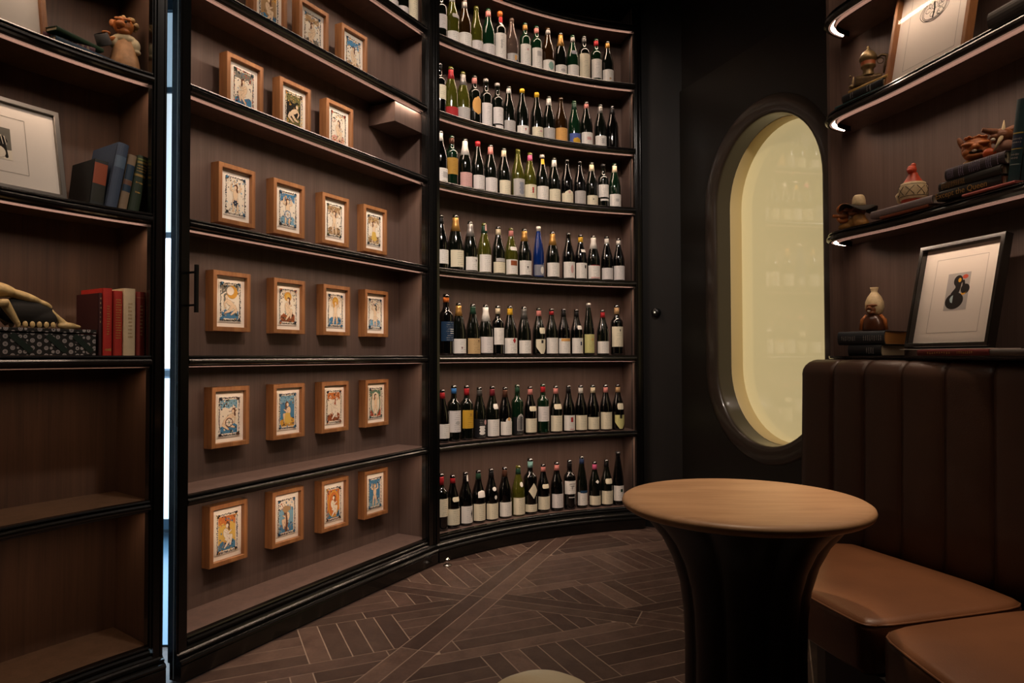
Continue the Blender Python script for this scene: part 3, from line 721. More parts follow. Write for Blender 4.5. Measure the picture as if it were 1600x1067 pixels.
WORD = {
 'A': ['print cut off by the photo top', 'print of a seated figure with blue flower, upper shelf', 'print with blue upper corners, rightmost on the upper shelf'],
 'B': ['print of a figure over blue water, standing leftmost on shelf above handle', 'almost black and gold patterned print', 'pale pink print standing left of the closer housing'],
 'C': ['print of gold and blue flowers with dark blue bloom', 'print with a blue wheel', 'print of a pale standing figure with olive leaves', 'print of a brown haired figure in a yellow skirt on cream'],
 'D': ['print of a golden moon beside the pull handle', 'print of a sun over rust red ground', 'print of small golden sun and blue bottom corners', 'white print of a dark haired figure'],
 'E': ['print of a brown wheel between blue corners', 'print of a figure in a yellow skirt', 'print of a white figure under orange drapery', 'print of a green oval wreath'],
 'F': ['orange print over blue water', 'print of a brown tree on blue', 'print of an orange arch and white figure', 'all blue print']}
ROWN = {'A': 'highest visible print row', 'B': 'print row under the housing shelf', 'C': 'print row above the handle', 'D': 'print row at handle height', 'E': 'second print row from the bottom', 'F': 'bottom print row'}
for row, (zc, off, us) in PR.items():
    for k, u in enumerate(us):
        q = DOOR.hit(u, off-FD); p = DOOR.at(q, off); n2 = DOOR.n(q)
        M = frame2(p, n2, zc)
        lab = 'oak box frame, '+WORD[row][k]
        if len(lab.split()) < 11: lab += ', in '+ROWN[row]
        lab = ' '.join(lab.split()[:16])
        t = thing('picture_frame', M @ Vector((0, 0, -FH/2)), lab, 'picture', 'oak framed prints on the bookcase door')
        b = MB(); frame_mesh(b, FW, FH, FD, FM); b.build('frame', OAK, t, M=M)
        b = MB(); b.box((0, -.027, 0), (FW-2*FM-.001, .004, FH-2*FM-.001)); b.build('mat_board', MATB, t, M=M)
        A = art(hash((ord(row), k)) % 1000, *SPEC[row][k])
        b = MB(); b.box((0, -.0305, 0), (.112, .002, .166), bev=.0006); cd = b.build('card', CARD, t, M=M)
        for i2, v in enumerate(A.b.v): A.b.v[i2] = (v[0]*1.13, v[1]-.0318, v[2]*1.11)
        A.b.build('illustration', [flat(INK[c]) for c in A.names], cd, M=M, fixn=False)
        b = MB(); b.add([(-(FW/2-FM), -.040, -(FH/2-FM)), ((FW/2-FM), -.040, -(FH/2-FM)), ((FW/2-FM), -.040, (FH/2-FM)), (-(FW/2-FM), -.040, (FH/2-FM))], [(0, 1, 2, 3)])
        b.build('glass', GLASS, t, M=M, fixn=False)

# ================================================================== wine bottles
PROF = {
 'B': (.0405, [(.034, 0), (.0395, .004), (.0405, .012), (.0405, .135), (.0390, .155), (.0350, .175), (.0285, .197), (.0215, .220), (.0165, .243), (.0142, .262), (.0138, .280), (.0150, .281), (.0152, .290), (.0138, .291), (.0135, .296)]),
 'D': (.0370, [(.031, 0), (.0360, .004), (.0370, .012), (.0370, .188), (.0362, .198), (.0320, .209), (.0235, .218), (.0170, .227), (.0145, .240), (.0140, .284), (.0152, .285), (.0154, .294), (.0138, .295), (.0136, .300)]),
 'A': (.0365, [(.031, 0), (.0358, .004), (.0365, .012), (.0365, .135), (.0350, .165), (.0300, .205), (.0235, .245), (.0175, .280), (.0142, .305), (.0135, .322), (.0148, .323), (.0150, .332), (.0136, .333), (.0134, .338)]),
 'C': (.0435, [(.036, 0), (.0425, .004), (.0435, .012), (.0435, .130), (.0420, .150), (.0370, .175), (.0290, .205), (.0210, .235), (.0160, .262), (.0145, .282), (.0165, .284), (.0165, .292), (.0145, .294), (.0143, .302)])}
GL = {'dark': ('0c0f0a', 0), 'black': ('060606', 0), 'green': ('12301c', .25), 'olive': ('5a5a1c', .45), 'brown': ('2e1c0a', .15), 'clear': ('8a7468', .7), 'blue': ('0d2f78', .3), 'dgreen': ('0d2314', .1)}
def glassm(k):
    c, t = GL[k]; return mat('bottle_glass_'+k, c, .035, spec=1.0, trans=t, ior=1.5)
def bot_r(kind, z):
    P = PROF[kind][1]
    for (r0, z0), (r1, z1) in zip(P, P[1:]):
        if z0 <= z <= z1 and z1 > z0: return r0+(r1-r0)*(z-z0)/(z1-z0)
    return P[-1][0]
def paper(name, col, ink, lines=True):
    """paper with faint printed lines running round the bottle"""
    if name in MATS: return MATS[name]
    m = bpy.data.materials.new(name); m.use_nodes = True; nt = m.node_tree; N = nt.nodes; L = nt.links
    b = N['Principled BSDF']; b.inputs['Roughness'].default_value = .7; b.inputs['Specular IOR Level'].default_value = .2
    tc = N.new('ShaderNodeTexCoord'); sp = N.new('ShaderNodeSeparateXYZ'); L.new(tc.outputs['Object'], sp.inputs[0])
    w1 = N.new('ShaderNodeMath'); w1.operation = 'MULTIPLY'; w1.inputs[1].default_value = 95; L.new(sp.outputs[2], w1.inputs[0])
    fr = N.new('ShaderNodeMath'); fr.operation = 'FRACT'; L.new(w1.outputs[0], fr.inputs[0])
    lt = N.new('ShaderNodeMath'); lt.operation = 'LESS_THAN'; lt.inputs[1].default_value = .38; L.new(fr.outputs[0], lt.inputs[0])
    mp = N.new('ShaderNodeMapping'); mp.inputs['Scale'].default_value = (420, 420, 95); L.new(tc.outputs['Object'], mp.inputs[0])
    nz = N.new('ShaderNodeTexNoise'); nz.inputs['Scale'].default_value = 1; nz.inputs['Detail'].default_value = 1; L.new(mp.outputs[0], nz.inputs[0])
    gt = N.new('ShaderNodeMath'); gt.operation = 'GREATER_THAN'; gt.inputs[1].default_value = .5; L.new(nz.outputs[0], gt.inputs[0])
    ax = N.new('ShaderNodeMath'); ax.operation = 'ABSOLUTE'; L.new(sp.outputs[0], ax.inputs[0])
    l2 = N.new('ShaderNodeMath'); l2.operation = 'LESS_THAN'; l2.inputs[1].default_value = .021; L.new(ax.outputs[0], l2.inputs[0])
    m1 = N.new('ShaderNodeMath'); m1.operation = 'MULTIPLY'; L.new(lt.outputs[0], m1.inputs[0]); L.new(gt.outputs[0], m1.inputs[1])
    m2 = N.new('ShaderNodeMath'); m2.operation = 'MULTIPLY'; L.new(m1.outputs[0], m2.inputs[0]); L.new(l2.outputs[0], m2.inputs[1])
    m3 = N.new('ShaderNodeMath'); m3.operation = 'MULTIPLY'; m3.inputs[1].default_value = .38 if lines else 0; L.new(m2.outputs[0], m3.inputs[0])
    mx = N.new('ShaderNodeMix'); mx.data_type = 'RGBA'; mx.inputs[6].default_value = (*srgb(col), 1); mx.inputs[7].default_value = (*srgb(ink), 1)
    L.new(m3.outputs[0], mx.inputs[0]); L.new(mx.outputs[2], b.inputs['Base Color']); MATS[name] = m; return m
LC = {'white': 'f0e9df', 'cream': 'eadfc2', 'pale': 'e2dad5', 'grey': 'bdb7b1', 'tan': 'c9a878', 'yellow': 'd3a437', 'pyellow': 'd6cf8a', 'gold': 'b58a3c', 'pink': 'd9a9a2', 'red': 'b23030', 'blue': '22405c', 'teal': '8fb0a2', 'silver': '8f9098', 'black': '1a191b', 'orange': 'e0a860', 'dblue': '1c3550', 'bluey': '5868a8'}
CC = {'red': 'a3242a', 'white': 'd8d2c8', 'cream': 'd8c8a8', 'gold': 'b98a48', 'silver': '9c9690', 'orange': 'c96a2c', 'yellow': 'd6a62c', 'pink': 'c98078', 'blue': '3c78b8', 'black': '131213', 'brown': '5a3a2c', 'green': '1f3d2c', 'grey': '5c5a57', 'hotpink': 'c85a80', 'tan': 'b89468', 'wine': '6c2028', 'teal': '7aa5a0', 'navy': '22304e'}
MESH = {}
def share(key, fn, mats):
    if key not in MESH:
        o = fn().build(key[0], mats); MESH[key] = o.data; bpy.data.objects.remove(o)
    return MESH[key]
def child(name, me, parent, rz=0):
    o = bpy.data.objects.new(name, me); C.objects.link(o); o.parent = parent; return o
def patch(kind, z0, z1, half, rr=.0006, n=14, kz=4, shape=None):
    """paper band round the front (-y) of the bottle; half = half width in metres"""
    b = MB(); rows = []
    for j in range(kz+1):
        z = z0+(z1-z0)*j/kz; r = bot_r(kind, z)+rr; hw = half*(shape(j/kz) if shape else 1); hw = max(hw, .0004)
        rows.append([((r)*math.sin((-1+2*i/n)*hw/r), -(r)*math.cos((-1+2*i/n)*hw/r), z) for i in range(n+1)])
    b.strip(rows, closed=False, caps=False, smooth=True); return b
SHAPES = {'rect': None, 'oval': lambda t: math.sqrt(max(0, 1-(2*t-1)**2)), 'diamond': lambda t: 1-abs(2*t-1), 'heart': lambda t: (t/.62 if t < .62 else math.sqrt(max(0, 1-((t-.62)/.38)**2))),
          'v': lambda t: t, 'shield': lambda t: min(1, .25+1.6*t), 'arch': lambda t: (1 if t < .6 else math.sqrt(max(0, 1-((t-.6)/.4)**2))), 'wing': lambda t: .35+.65*math.sqrt(max(0, 1-(1.4*t-.7)**2)), 'star': lambda t: .45+.55*abs(math.sin(t*9)), 'peak': lambda t: min(1, (1-t)*2.2)}
def bottle(q, off, z, spec, lab, group, path, sc=1, jit=0):
    kind, gl, cap, caplen, lc, l0, l1 = spec[:7]; ex = spec[7:]
    p = path.at(q, off); n2 = path.n(q)
    t = thing('wine_bottle', (p.x, p.y, z), lab, 'bottle', group)
    t.rotation_euler = (0, 0, math.atan2(n2.y, n2.x)-PI/2+jit); t.scale = (sc, sc, sc)
    R, P = PROF[kind]; H = P[-1][1]
    def body():
        b = MB(); b.lathe(P, 28); return b
    child('glass_body', share(('glass_body', kind, gl), body, [glassm(gl)]), t)
    if cap:
        def cp():
            b = MB(); zz = [H-caplen, H-caplen*.6, H-caplen*.4, H-.0162] if caplen > .03 else [H-caplen, H-.0155, H-.015, H-.006, H-.0055, H+.0008]
            b.lathe([(bot_r(kind, min(z, H-.0001))+.0007, z) for z in zz], 22); return b
        foil = cap in ('gold', 'silver', 'grey', 'brown')
        child('capsule', share(('capsule', kind, cap, caplen), cp, [mat('capsule_'+cap, CC[cap], .38, metal=.5 if foil else 0)]), t)
    if lc:
        def lb(): return patch(kind, l0, l1, R*1.35)
        child('label', share(('label', kind, lc, l0, l1), lb, [paper('paper_'+lc, LC[lc], '3a3230' if lc not in ('black', 'blue', 'dblue') else 'c8c0b0')]), t)
    for e in ex:    # extra papers: (name, shape, colour, z0, z1, half width, x shift)
        nm, shp, col, a0, a1, hw, dx = e
        def ep():
            b = patch(kind, a0, a1, hw, .0011, 12, 8, SHAPES[shp])
            if dx:
                an = dx/R; c, s_ = math.cos(an), math.sin(an); b.v = [(x*c-y*s_, x*s_+y*c, zz) for x, y, zz in b.v]
            return b
        c = LC.get(col, CC.get(col, INK.get(col, 'dddddd')))
        child(nm, share((nm, kind)+e, ep, [mat('print_'+col, c, .7, spec=.2)]), t)
    return t
SL = ('shoulder_label', 'wing', 'cream', .150, .176, .024, 0); ST = ('neck_tag', 'rect', 'white', .176, .190, .013, .004)
def nt(z=.262, c='pink'): return ('neck_tag', 'rect', c, z-.024, z+.012, .0055, .004)
def em(shape, col, z, h, w, dx=0): return ('emblem', shape, col, z-h/2, z+h/2, w, dx)
W_ = 'white'; 
ROWS = [  # shelf index, zone word, bottles: (pixel column, scale, (kind, glass, capsule, capsule length, label, z0, z1, extras...), words)
 (6, 'top', [
  (689, 1, ('D', 'dark', 'silver', .03, 'pale', .07, .15), 'half hidden pale label'), (706, 1.06, ('B', 'olive', 'white', .05, W_, .01, .075, ('shoulder_label', 'wing', 'grey', .150, .172, .026, 0)), 'grey shoulder label'),
  (725, 1.05, ('B', 'brown', 'silver', .055, W_, .01, .095), 'brown glass and wide white label'), (744, 1, ('B', 'olive', None, 0, 'pale', .01, .08, em('oval', 'grey', .03, .012, .004)), 'bare neck and olive glass'),
  (762, 1.05, ('B', 'green', 'pink', .05, 'pale', .01, .08), 'bright green glass and pinkish foil'), (782, 1.06, ('D', 'dark', 'orange', .03, 'white', .02, .165, ('neck_label', 'rect', 'red', .236, .268, .0145, 0), ('medallion', 'oval', 'white', .208, .232, .012, 0), em('star', 'grey', .10, .05, .006, -.012)), 'orange and red neck'),
  (801, 1.02, ('B', 'clear', None, 0, 'grey', .01, .07, em('star', 'orange', .045, .03, .010), em('oval', 'blue', .03, .012, .008, .012)), 'clear glass and colourful label'), (822, 1, ('D', 'green', 'gold', .05, W_, .02, .155, em('oval', 'pink', .12, .014, .006)), 'tall white label with pink mark'),
  (840, 1, ('D', 'green', 'pink', .05, W_, .02, .15, em('rect', 'grey', .115, .030, .016)), 'grey picture on its white label'), (858, 1.04, ('B', 'brown', 'silver', .045, 'white', .01, .085, em('oval', 'teal', .05, .05, .018)), 'teal patch on its label'),
  (878, 1, ('B', 'dark', 'gold', .095, W_, .01, .075, em('oval', 'grey', .04, .022, .016)), 'long gold foil'), (897, 1, ('B', 'green', 'silver', .05, W_, .01, .09, ('shoulder_label', 'wing', 'silver', .16, .185, .018, -.006)), 'silver band at the shoulder'),
  (915, 1.02, ('D', 'dark', 'grey', .05, 'cream', .02, .175), 'large cream label'), (934, 1, ('D', 'dgreen', 'red', .05, W_, .03, .155), 'red capsule and white label'), (951, 1, ('B', 'dark', 'gold', .05, W_, .01, .095, em('oval', 'tan', .035, .012, .008)), 'gold capsule beside the right panel')]),
 (5, 'second', [
  (687, 1.02, ('D', 'black', 'black', .04, 'cream', .09, .17), 'half hidden cream label'), (703, 1.04, ('B', 'olive', 'red', .07, 'red', .01, .065), 'red capsule and red label'),
  (721, 1.03, ('B', 'olive', 'silver', .08, 'grey', .01, .085), 'silver neck and olive glass'), (741, 1.02, ('D', 'dark', 'pink', .05, None, 0, 0, ('label', 'oval', 'orange', .065, .170, .036, 0)), 'large round tan label'),
  (760, 1.02, ('D', 'dark', 'silver', .02, 'pale', .01, .150), 'tall plain pale label'), (778, 1, ('D', 'dark', 'silver', .02, 'pale', .045, .145, ('lower_label', 'rect', 'pale', .012, .036, .034, 0)), 'pale label split in two'),
  (796, 1.02, ('B', 'dark', 'white', .045, 'grey', .01, .08), 'white capsule and light grey label'), (817, 1.03, ('B', 'dark', 'yellow', .025, W_, .01, .065, em('v', 'red', .04, .018, .006)), 'yellow cap and small red emblem'),
  (840, 1.02, ('B', 'dark', 'yellow', .03, 'cream', .01, .075, em('rect', 'pink', .05, .012, .010, .006)), 'bright yellow cap and cream label'), (859, 1, ('B', 'dark', 'white', .06, 'grey', .01, .085, em('rect', 'grey', .05, .004, .02)), 'white stopper and grey label'),
  (878, 1.02, ('B', 'brown', None, 0, 'orange', .01, .095), 'yellow orange lettered label'), (899, 1, ('B', 'green', 'green', .06, 'bluey', .01, .075, em('oval', 'yellow', .028, .04, .030)), 'blue and yellow label'),
  (918, 1.02, ('B', 'dark', 'pink', .045, W_, .01, .09, em('rect', 'pink', .05, .02, .016)), 'pinkish white label'), (940, 1, ('B', 'dark', 'silver', .06, W_, .01, .08, em('star', 'grey', .045, .035, .012)), 'grey figure on its label'), (958, 1.0, ('B', 'black', 'black', .06, None, 0, 0), 'no label at all')]),
 (4, 'third', [
  (688, 1.05, ('B', 'black', 'white', .06, W_, .015, .085, em('rect', 'grey', .05, .03, .02, .008)), 'half hidden white and grey label'), (706, 1, ('D', 'dgreen', 'brown', .05, 'gold', .07, .165), 'golden yellow lettered label'),
  (727, 1.03, ('B', 'dark', 'white', .10, 'pink', .015, .095), 'long white neck and pink label'), (747, 1.03, ('B', 'dark', 'red', .03, 'pale', .015, .095), 'short red capsule and pale label'),
  (767, 1.03, ('B', 'dark', 'pink', .06, 'pale', .012, .095), 'pink capsule and pale label'), (788, 1.02, ('B', 'dark', 'cream', .055, 'cream', .012, .095), 'cream capsule and cream label'),
  (810, 1.05, ('B', 'olive', None, 0, 'grey', .005, .115, em('star', 'silver', .06, .07, .018)), 'olive glass and patterned grey label'), (829, 1.02, ('B', 'olive', 'hotpink', .05, 'cream', .012, .095, em('star', 'red', .06, .035, .006)), 'pink capsule and red figure on label'),
  (848, 1.02, ('B', 'dark', 'silver', .02, W_, .01, .095, ('neck_tag', 'rect', 'yellow', .235, .268, .012, -.006)), 'orange yellow neck tag'), (867, 1, ('B', 'dark', 'white', .06, 'cream', .01, .088), 'white capsule over cream label'),
  (887, 1, ('B', 'black', None, 0, 'cream', .01, .072, em('peak', 'cream', .078, .028, .030), em('oval', 'pink', .078, .018, .008)), 'peaked label with a pink dot'), (907, 1, ('B', 'black', None, 0, 'grey', .01, .095), 'bare neck and grey label'),
  (926, 1, ('B', 'dark', 'cream', .06, 'cream', .01, .072, em('v', 'dark', .045, .012, .003, -.01)), 'cream capsule and low cream label'), (944, .97, ('D', 'dark', 'black', .03, W_, .07, .155, ('lower_label', 'rect', 'white', .045, .058, .034, 0)), 'high white label with a strip below'), (962, 1.02, ('B', 'dgreen', 'cream', .06, W_, .01, .09, em('star', 'grey', .05, .02, .014)), 'cream capsule at the right end')]),
 (3, 'fourth', [
  (689, 1.05, ('B', 'black', 'black', .05, W_, .03, .105), 'black neck, half hidden'), (712, 1.08, ('C', 'dark', 'gold', .09, 'cream', .02, .11), 'gold foil and ivory label, champagne shape'),
  (735, 1.0, ('C', 'dark', 'silver', .09, W_, .012, .09, em('v', 'dark', .066, .018, .005, .008)), 'silver foil and dark bird mark'), (757, 1.03, ('B', 'olive', 'green', .06, W_, .01, .11, nt(.275, 'pink')), 'green capsule and pink neck tag'),
  (779, 1, ('B', 'dark', 'cream', .05, 'cream', .012, .078, ('upper_label', 'rect', 'grey', .08, .1, .036, 0)), 'two toned cream label'), (799, 1, ('B', 'olive', 'pink', .05, W_, .01, .10, ('shoulder_label', 'wing', 'white', .155, .178, .026, 0), em('rect', 'rust', .078, .03, .024)), 'brown picture on its label and white shoulder'),
  (820, 1, ('C', 'dark', 'gold', .08, W_, .012, .10, em('v', 'dark', .055, .018, .006, -.004)), 'gold foil and small black mark'), (842, .96, ('A', 'blue', 'white', .03, 'silver', .015, .085, em('oval', 'white', .05, .05, .014, .010)), 'cobalt blue glass'),
  (864, 1, ('C', 'dark', 'gold', .09, W_, .012, .10), 'gold foil and plain white label'), (889, 1.02, ('B', 'black', None, 0, W_, .01, .11, em('oval', 'pink', .065, .055, .010, .004)), 'pink ring on its label'),
  (908, 1, ('B', 'black', 'yellow', .05, W_, .01, .11, ('shoulder_label', 'rect', 'white', .180, .198, .018, .004), em('star', 'dark', .085, .02, .008, .012)), 'yellow capsule and black emblem'), (928, .98, ('C', 'dark', 'white', .09, 'white', .012, .1, em('rect', 'red', .1, .003, .036), em('rect', 'pink', .018, .008, .036)), 'tall white foil and red edged label'),
  (949, 1, ('B', 'black', 'white', .05, 'pale', .01, .085), 'white capsule, second from the right'), (965, .97, ('B', 'black', 'white', .045, 'pale', .01, .105), 'white capsule at the right end')]),
 (2, 'fifth', [
  (697, 1.16, ('D', 'black', 'orange', .04, 'dblue', .07, .165, em('rect', 'white', .128, .003, .014, .012), em('rect', 'white', .118, .003, .014, .012), em('rect', 'white', .108, .003, .014, .012)), 'large, orange neck and dark blue label'), (716, 1, ('C', 'dark', 'gold', .075, W_, .012, .095, em('v', 'wine', .04, .018, .004, -.01)), 'gold foil and dark red mark'),
  (739, 1, ('C', 'dark', 'green', .06, 'tan', .01, .1, em('v', 'brown', .08, .02, .005, .012)), 'sandy tan label'), (759, 1, ('C', 'dark', 'white', .1, 'pale', .015, .11), 'long white foil and pale label'),
  (778, 1, ('D', 'black', 'cream', .05, W_, .065, .165), 'high white label on a square shouldered body'), (797, 1, ('C', 'dark', 'yellow', .055, W_, .012, .105, em('diamond', 'red', .09, .036, .012, .006)), 'yellow capsule and red diamond'),
  (819, 1, ('C', 'dark', 'grey', .08, W_, .012, .092), 'dark grey foil'), (842, 1, ('B', 'dark', 'pink', .05, None, 0, 0, ('shoulder_label', 'wing', 'cream', .135, .172, .024, .006), ('label', 'shield', 'cream', .01, .10, .042, 0), em('star', 'dark', .085, .02, .010)), 'cream shield label and shoulder patch'),
  (862, 1, ('B', 'dark', 'red', .04, W_, .012, .11), 'red and white capsule over white label'), (881, 1, ('B', 'black', 'black', .05, W_, .012, .108, em('rect', 'orange', .098, .018, .036)), 'red band along the label top'),
  (901, 1, ('B', 'black', 'black', .05, 'white', .012, .11, ('shoulder_label', 'wing', 'white', .165, .190, .018, .004), em('star', 'navy', .075, .024, .008, .01)), 'blue cross on its label'), (920, 1, ('A', 'dark', 'silver', .03, 'pyellow', .015, .135, em('heart', 'orange', .1, .022, .007, .006)), 'tall, pale yellow label with orange heart'),
  (942, 1, ('B', 'dark', 'red', .05, W_, .012, .09), 'red capsule beside the large end bottle'), (964, 1.1, ('D', 'black', 'tan', .055, 'cream', .05, .17, em('v', 'dark', .145, .016, .005, .004)), 'large, tan collar and tall cream label')]),
 (1, 'sixth', [
  (691, 1, ('B', 'black', 'red', .05, W_, .025, .105), 'red capsule, half hidden'), (709, 1.06, ('D', 'dark', 'blue', .045, 'pale', .05, .165, em('oval', 'grey', .10, .022, .014)), 'sky blue capsule'),
  (729, 1.05, ('D', 'dark', 'red', .055, 'yellow', .065, .165, em('rect', 'gold', .14, .014, .008)), 'bright yellow label and red capsule'), (749, 1.02, ('B', 'dark', 'grey', .05, 'black', .01, .115, em('star', 'white', .05, .05, .020, -.006), em('oval', 'pink', .095, .03, .010, .016)), 'black and white picture label'),
  (769, 1.03, ('B', 'dark', 'wine', .055, W_, .01, .105, ('shoulder_label', 'wing', 'white', .165, .195, .018, .004)), 'dark red capsule and torn white shoulder label'), (789, 1, ('B', 'black', 'brown', .06, W_, .01, .09, em('arch', 'white', .09, .05, .022), em('oval', 'orange', .105, .022, .011)), 'orange half sun on its label'),
  (808, 1.03, ('D', 'dgreen', 'green', .05, 'black', .01, .11, em('arch', 'grey', .08, .10, .024), em('arch', 'black', .078, .09, .021)), 'dark green glass and grey arch label'), (828, 1, ('B', 'black', 'pink', .05, 'cream', .015, .1, ('shoulder_label', 'wing', 'cream', .145, .175, .028, 0)), 'pink capsule over cream shoulder and cream label'),
  (848, 1.03, ('D', 'dgreen', 'red', .05, 'pale', .075, .165, em('star', 'green', .02, .018, .006)), 'red capsule and high pale label'), (868, 1, ('B', 'dark', 'pink', .05, 'cream', .012, .11, ('shoulder_label', 'wing', 'cream', .150, .182, .030, 0)), 'large cream label and cream shoulder'),
  (888, 1, ('B', 'black', 'black', .05, W_, .012, .108, em('star', 'red', .08, .03, .010), em('rect', 'red', .02, .003, .016)), 'red star on white label'), (907, 1, ('B', 'black', 'white', .05, 'cream', .012, .105), 'clean white capsule and cream label'),
  (926, 1, ('B', 'black', 'cream', .05, 'cream', .012, .09), 'pale yellow capsule'), (946, 1, ('B', 'black', 'pink', .05, 'cream', .01, .12), 'pinkish capsule and tall cream label'),
  (965, 1, ('B', 'black', 'tan', .05, None, 0, 0, ('shoulder_label', 'wing', 'cream', .135, .175, .024, 0), ('label', 'shield', 'pyellow', .01, .1, .042, 0), em('star', 'dark', .088, .024, .012)), 'shield label at the right end')]),
 (0, 'bottom', [
  (689, 1.05, ('D', 'black', 'red', .06, 'cream', .075, .17), 'red neck, half hidden'), (706, 1, ('B', 'black', 'red', .045, 'cream', .02, .11, SL), 'red capsule and cream shoulder'),
  (727, 1.02, ('B', 'black', 'black', .05, W_, .015, .11, nt(.27, 'white'), em('diamond', 'dark', .065, .05, .007, .012)), 'black pen drawn on its label'), (747, 1.02, ('B', 'black', 'green', .05, 'cream', .015, .11, ('shoulder_label', 'arch', 'white', .145, .185, .026, 0)), 'white shoulder label and cream label'),
  (767, 1.02, ('B', 'black', 'black', .05, 'cream', .01, .1, ('medallion', 'oval', 'white', .170, .194, .014, 0), ('medallion', 'oval', 'white', .122, .146, .009, .004)), 'two small round medallions'), (788, 1.02, ('B', 'black', 'brown', .055, W_, .012, .095), 'brown capsule and white label'),
  (809, 1.02, ('B', 'olive', 'green', .05, 'cream', .01, .11, ('medallion', 'oval', 'white', .172, .202, .012, .004)), 'dark green capsule and oval medallion'), (827, 1.13, ('D', 'black', 'teal', .05, 'cream', .015, .055, ('label', 'diamond', 'cream', .085, .170, .030, 0)), 'large diamond shaped label'),
  (848, 1, ('B', 'black', 'pink', .045, 'cream', .02, .1, SL), 'pink tag and cream shoulder'), (869, 1.02, ('B', 'black', 'pink', .05, 'pale', .02, .105), 'pink tag and wide pale label'),
  (889, 1.03, ('D', 'black', 'black', .05, W_, .095, .175, em('diamond', 'dark', .143, .010, .018, .004), em('oval', 'white', .143, .006, .010, .004), em('oval', 'dark', .143, .0055, .003, .004), em('rect', 'dark', .156, .0025, .022, .004), em('v', 'dark', .128, .018, .0025, .0), em('rect', 'grey', .075, .006, .022)), 'drawn eye on its label'), (908, .97, ('A', 'dark', 'navy', .05, W_, .02, .105, em('rect', 'blue', .108, .016, .03)), 'blue banded label and navy neck'),
  (928, .97, ('B', 'dark', 'hotpink', .05, 'cream', .015, .075, ('shoulder_label', 'diamond', 'white', .155, .18, .014, .006)), 'bright pink capsule'), (946, 1, ('B', 'dark', 'black', .045, 'cream', .015, .1, ('shoulder_label', 'wing', 'cream', .145, .178, .026, 0)), 'cream shoulder label, second from the right'), (964, 1.02, ('A', 'black', 'black', .03, W_, .03, .125, em('rect', 'green', .095, .018, .008, .006)), 'tall, small green square on white label')])]
GN = {'dark': 'dark', 'black': 'black', 'green': 'green', 'olive': 'olive green', 'brown': 'brown', 'clear': 'clear', 'blue': 'blue', 'dgreen': 'dark green'}
random.seed(9)
for si, zone, lst in ROWS:
    prevq = -1
    for u, sc, spec, words in lst:
        rr = PROF[spec[0]][0]*sc; q = WINE.hit(u, .085); q = max(q, .030+rr, prevq+rr*1.03); prevq = q+rr*1.03
        lab = '%s wine bottle, %s, on the %s bottle shelf%s' % (GN[spec[1]], words, zone, ' from above' if zone not in ('top', 'bottom') else '')
        if len(lab.split()) > 16: lab = '%s bottle, %s, %s shelf%s' % (GN[spec[1]], words, zone, ' down' if zone not in ('top', 'bottom') else '')
        bottle(q, .085, SH[si]+.001, spec, lab, 'wine bottles on the %s shelf of the wine cabinet' % zone, WINE, sc*1.0, random.uniform(-.06, .1))
for u, sc, spec, lab in ((611, 1, ('D', 'black', 'black', .04, 'pale', .02, .07), 'black bottle on the door top shelf, farthest left of three'), (627, 1, ('B', 'dark', 'black', .04, 'pale', .01, .07), 'dark bottle with low pale label on the door top shelf'), (655, 1.03, ('D', 'dark', 'black', .04, 'cream', .015, .15), 'bottle with tall cream label at the right end of door top shelf')):
    q = min(DOOR.hit(u, .09), DOOR.L-.085)
    bottle(q, .09, SH[6]+.001, spec, lab, 'bottles on the top door shelf', DOOR, sc)
# ================================================================== books, pictures, curios
def RX(a): return Matrix.Rotation(a, 4, 'X')
def RY(a): return Matrix.Rotation(a, 4, 'Y')
def RZ(a): return Matrix.Rotation(a, 4, 'Z')
def T(x, y, z): return Matrix.Translation((x, y, z))
def text_mesh(txt, size, M, material, parent, name='lettering'):
    c = bpy.data.curves.new('txt', 'FONT'); c.body = txt; c.size = size; c.align_x = 'CENTER'; c.align_y = 'CENTER'; c.extrude = .00015; c.resolution_u = 3
    o = bpy.data.objects.new('txt', c); C.objects.link(o)
    me = bpy.data.meshes.new_from_object(o); bpy.data.objects.remove(o); bpy.data.curves.remove(c)
    org = parent_world(parent); me.transform(Matrix.Translation(-org) @ M); me.materials.clear(); me.materials.append(material); me.name = name
    ob = bpy.data.objects.new(name, me); C.objects.link(ob); ob.parent = parent; return ob
PAGES = wood('book_pages', 'c8b896', 'dccdae', .8, (3, 3, 700), line=.3)
PAGESO = wood('old_book_pages', 'b07838', 'c89050', .8, (3, 3, 700), line=.3)
PAGESG = mat('page_edge_grey', 'b5aca4', .8)
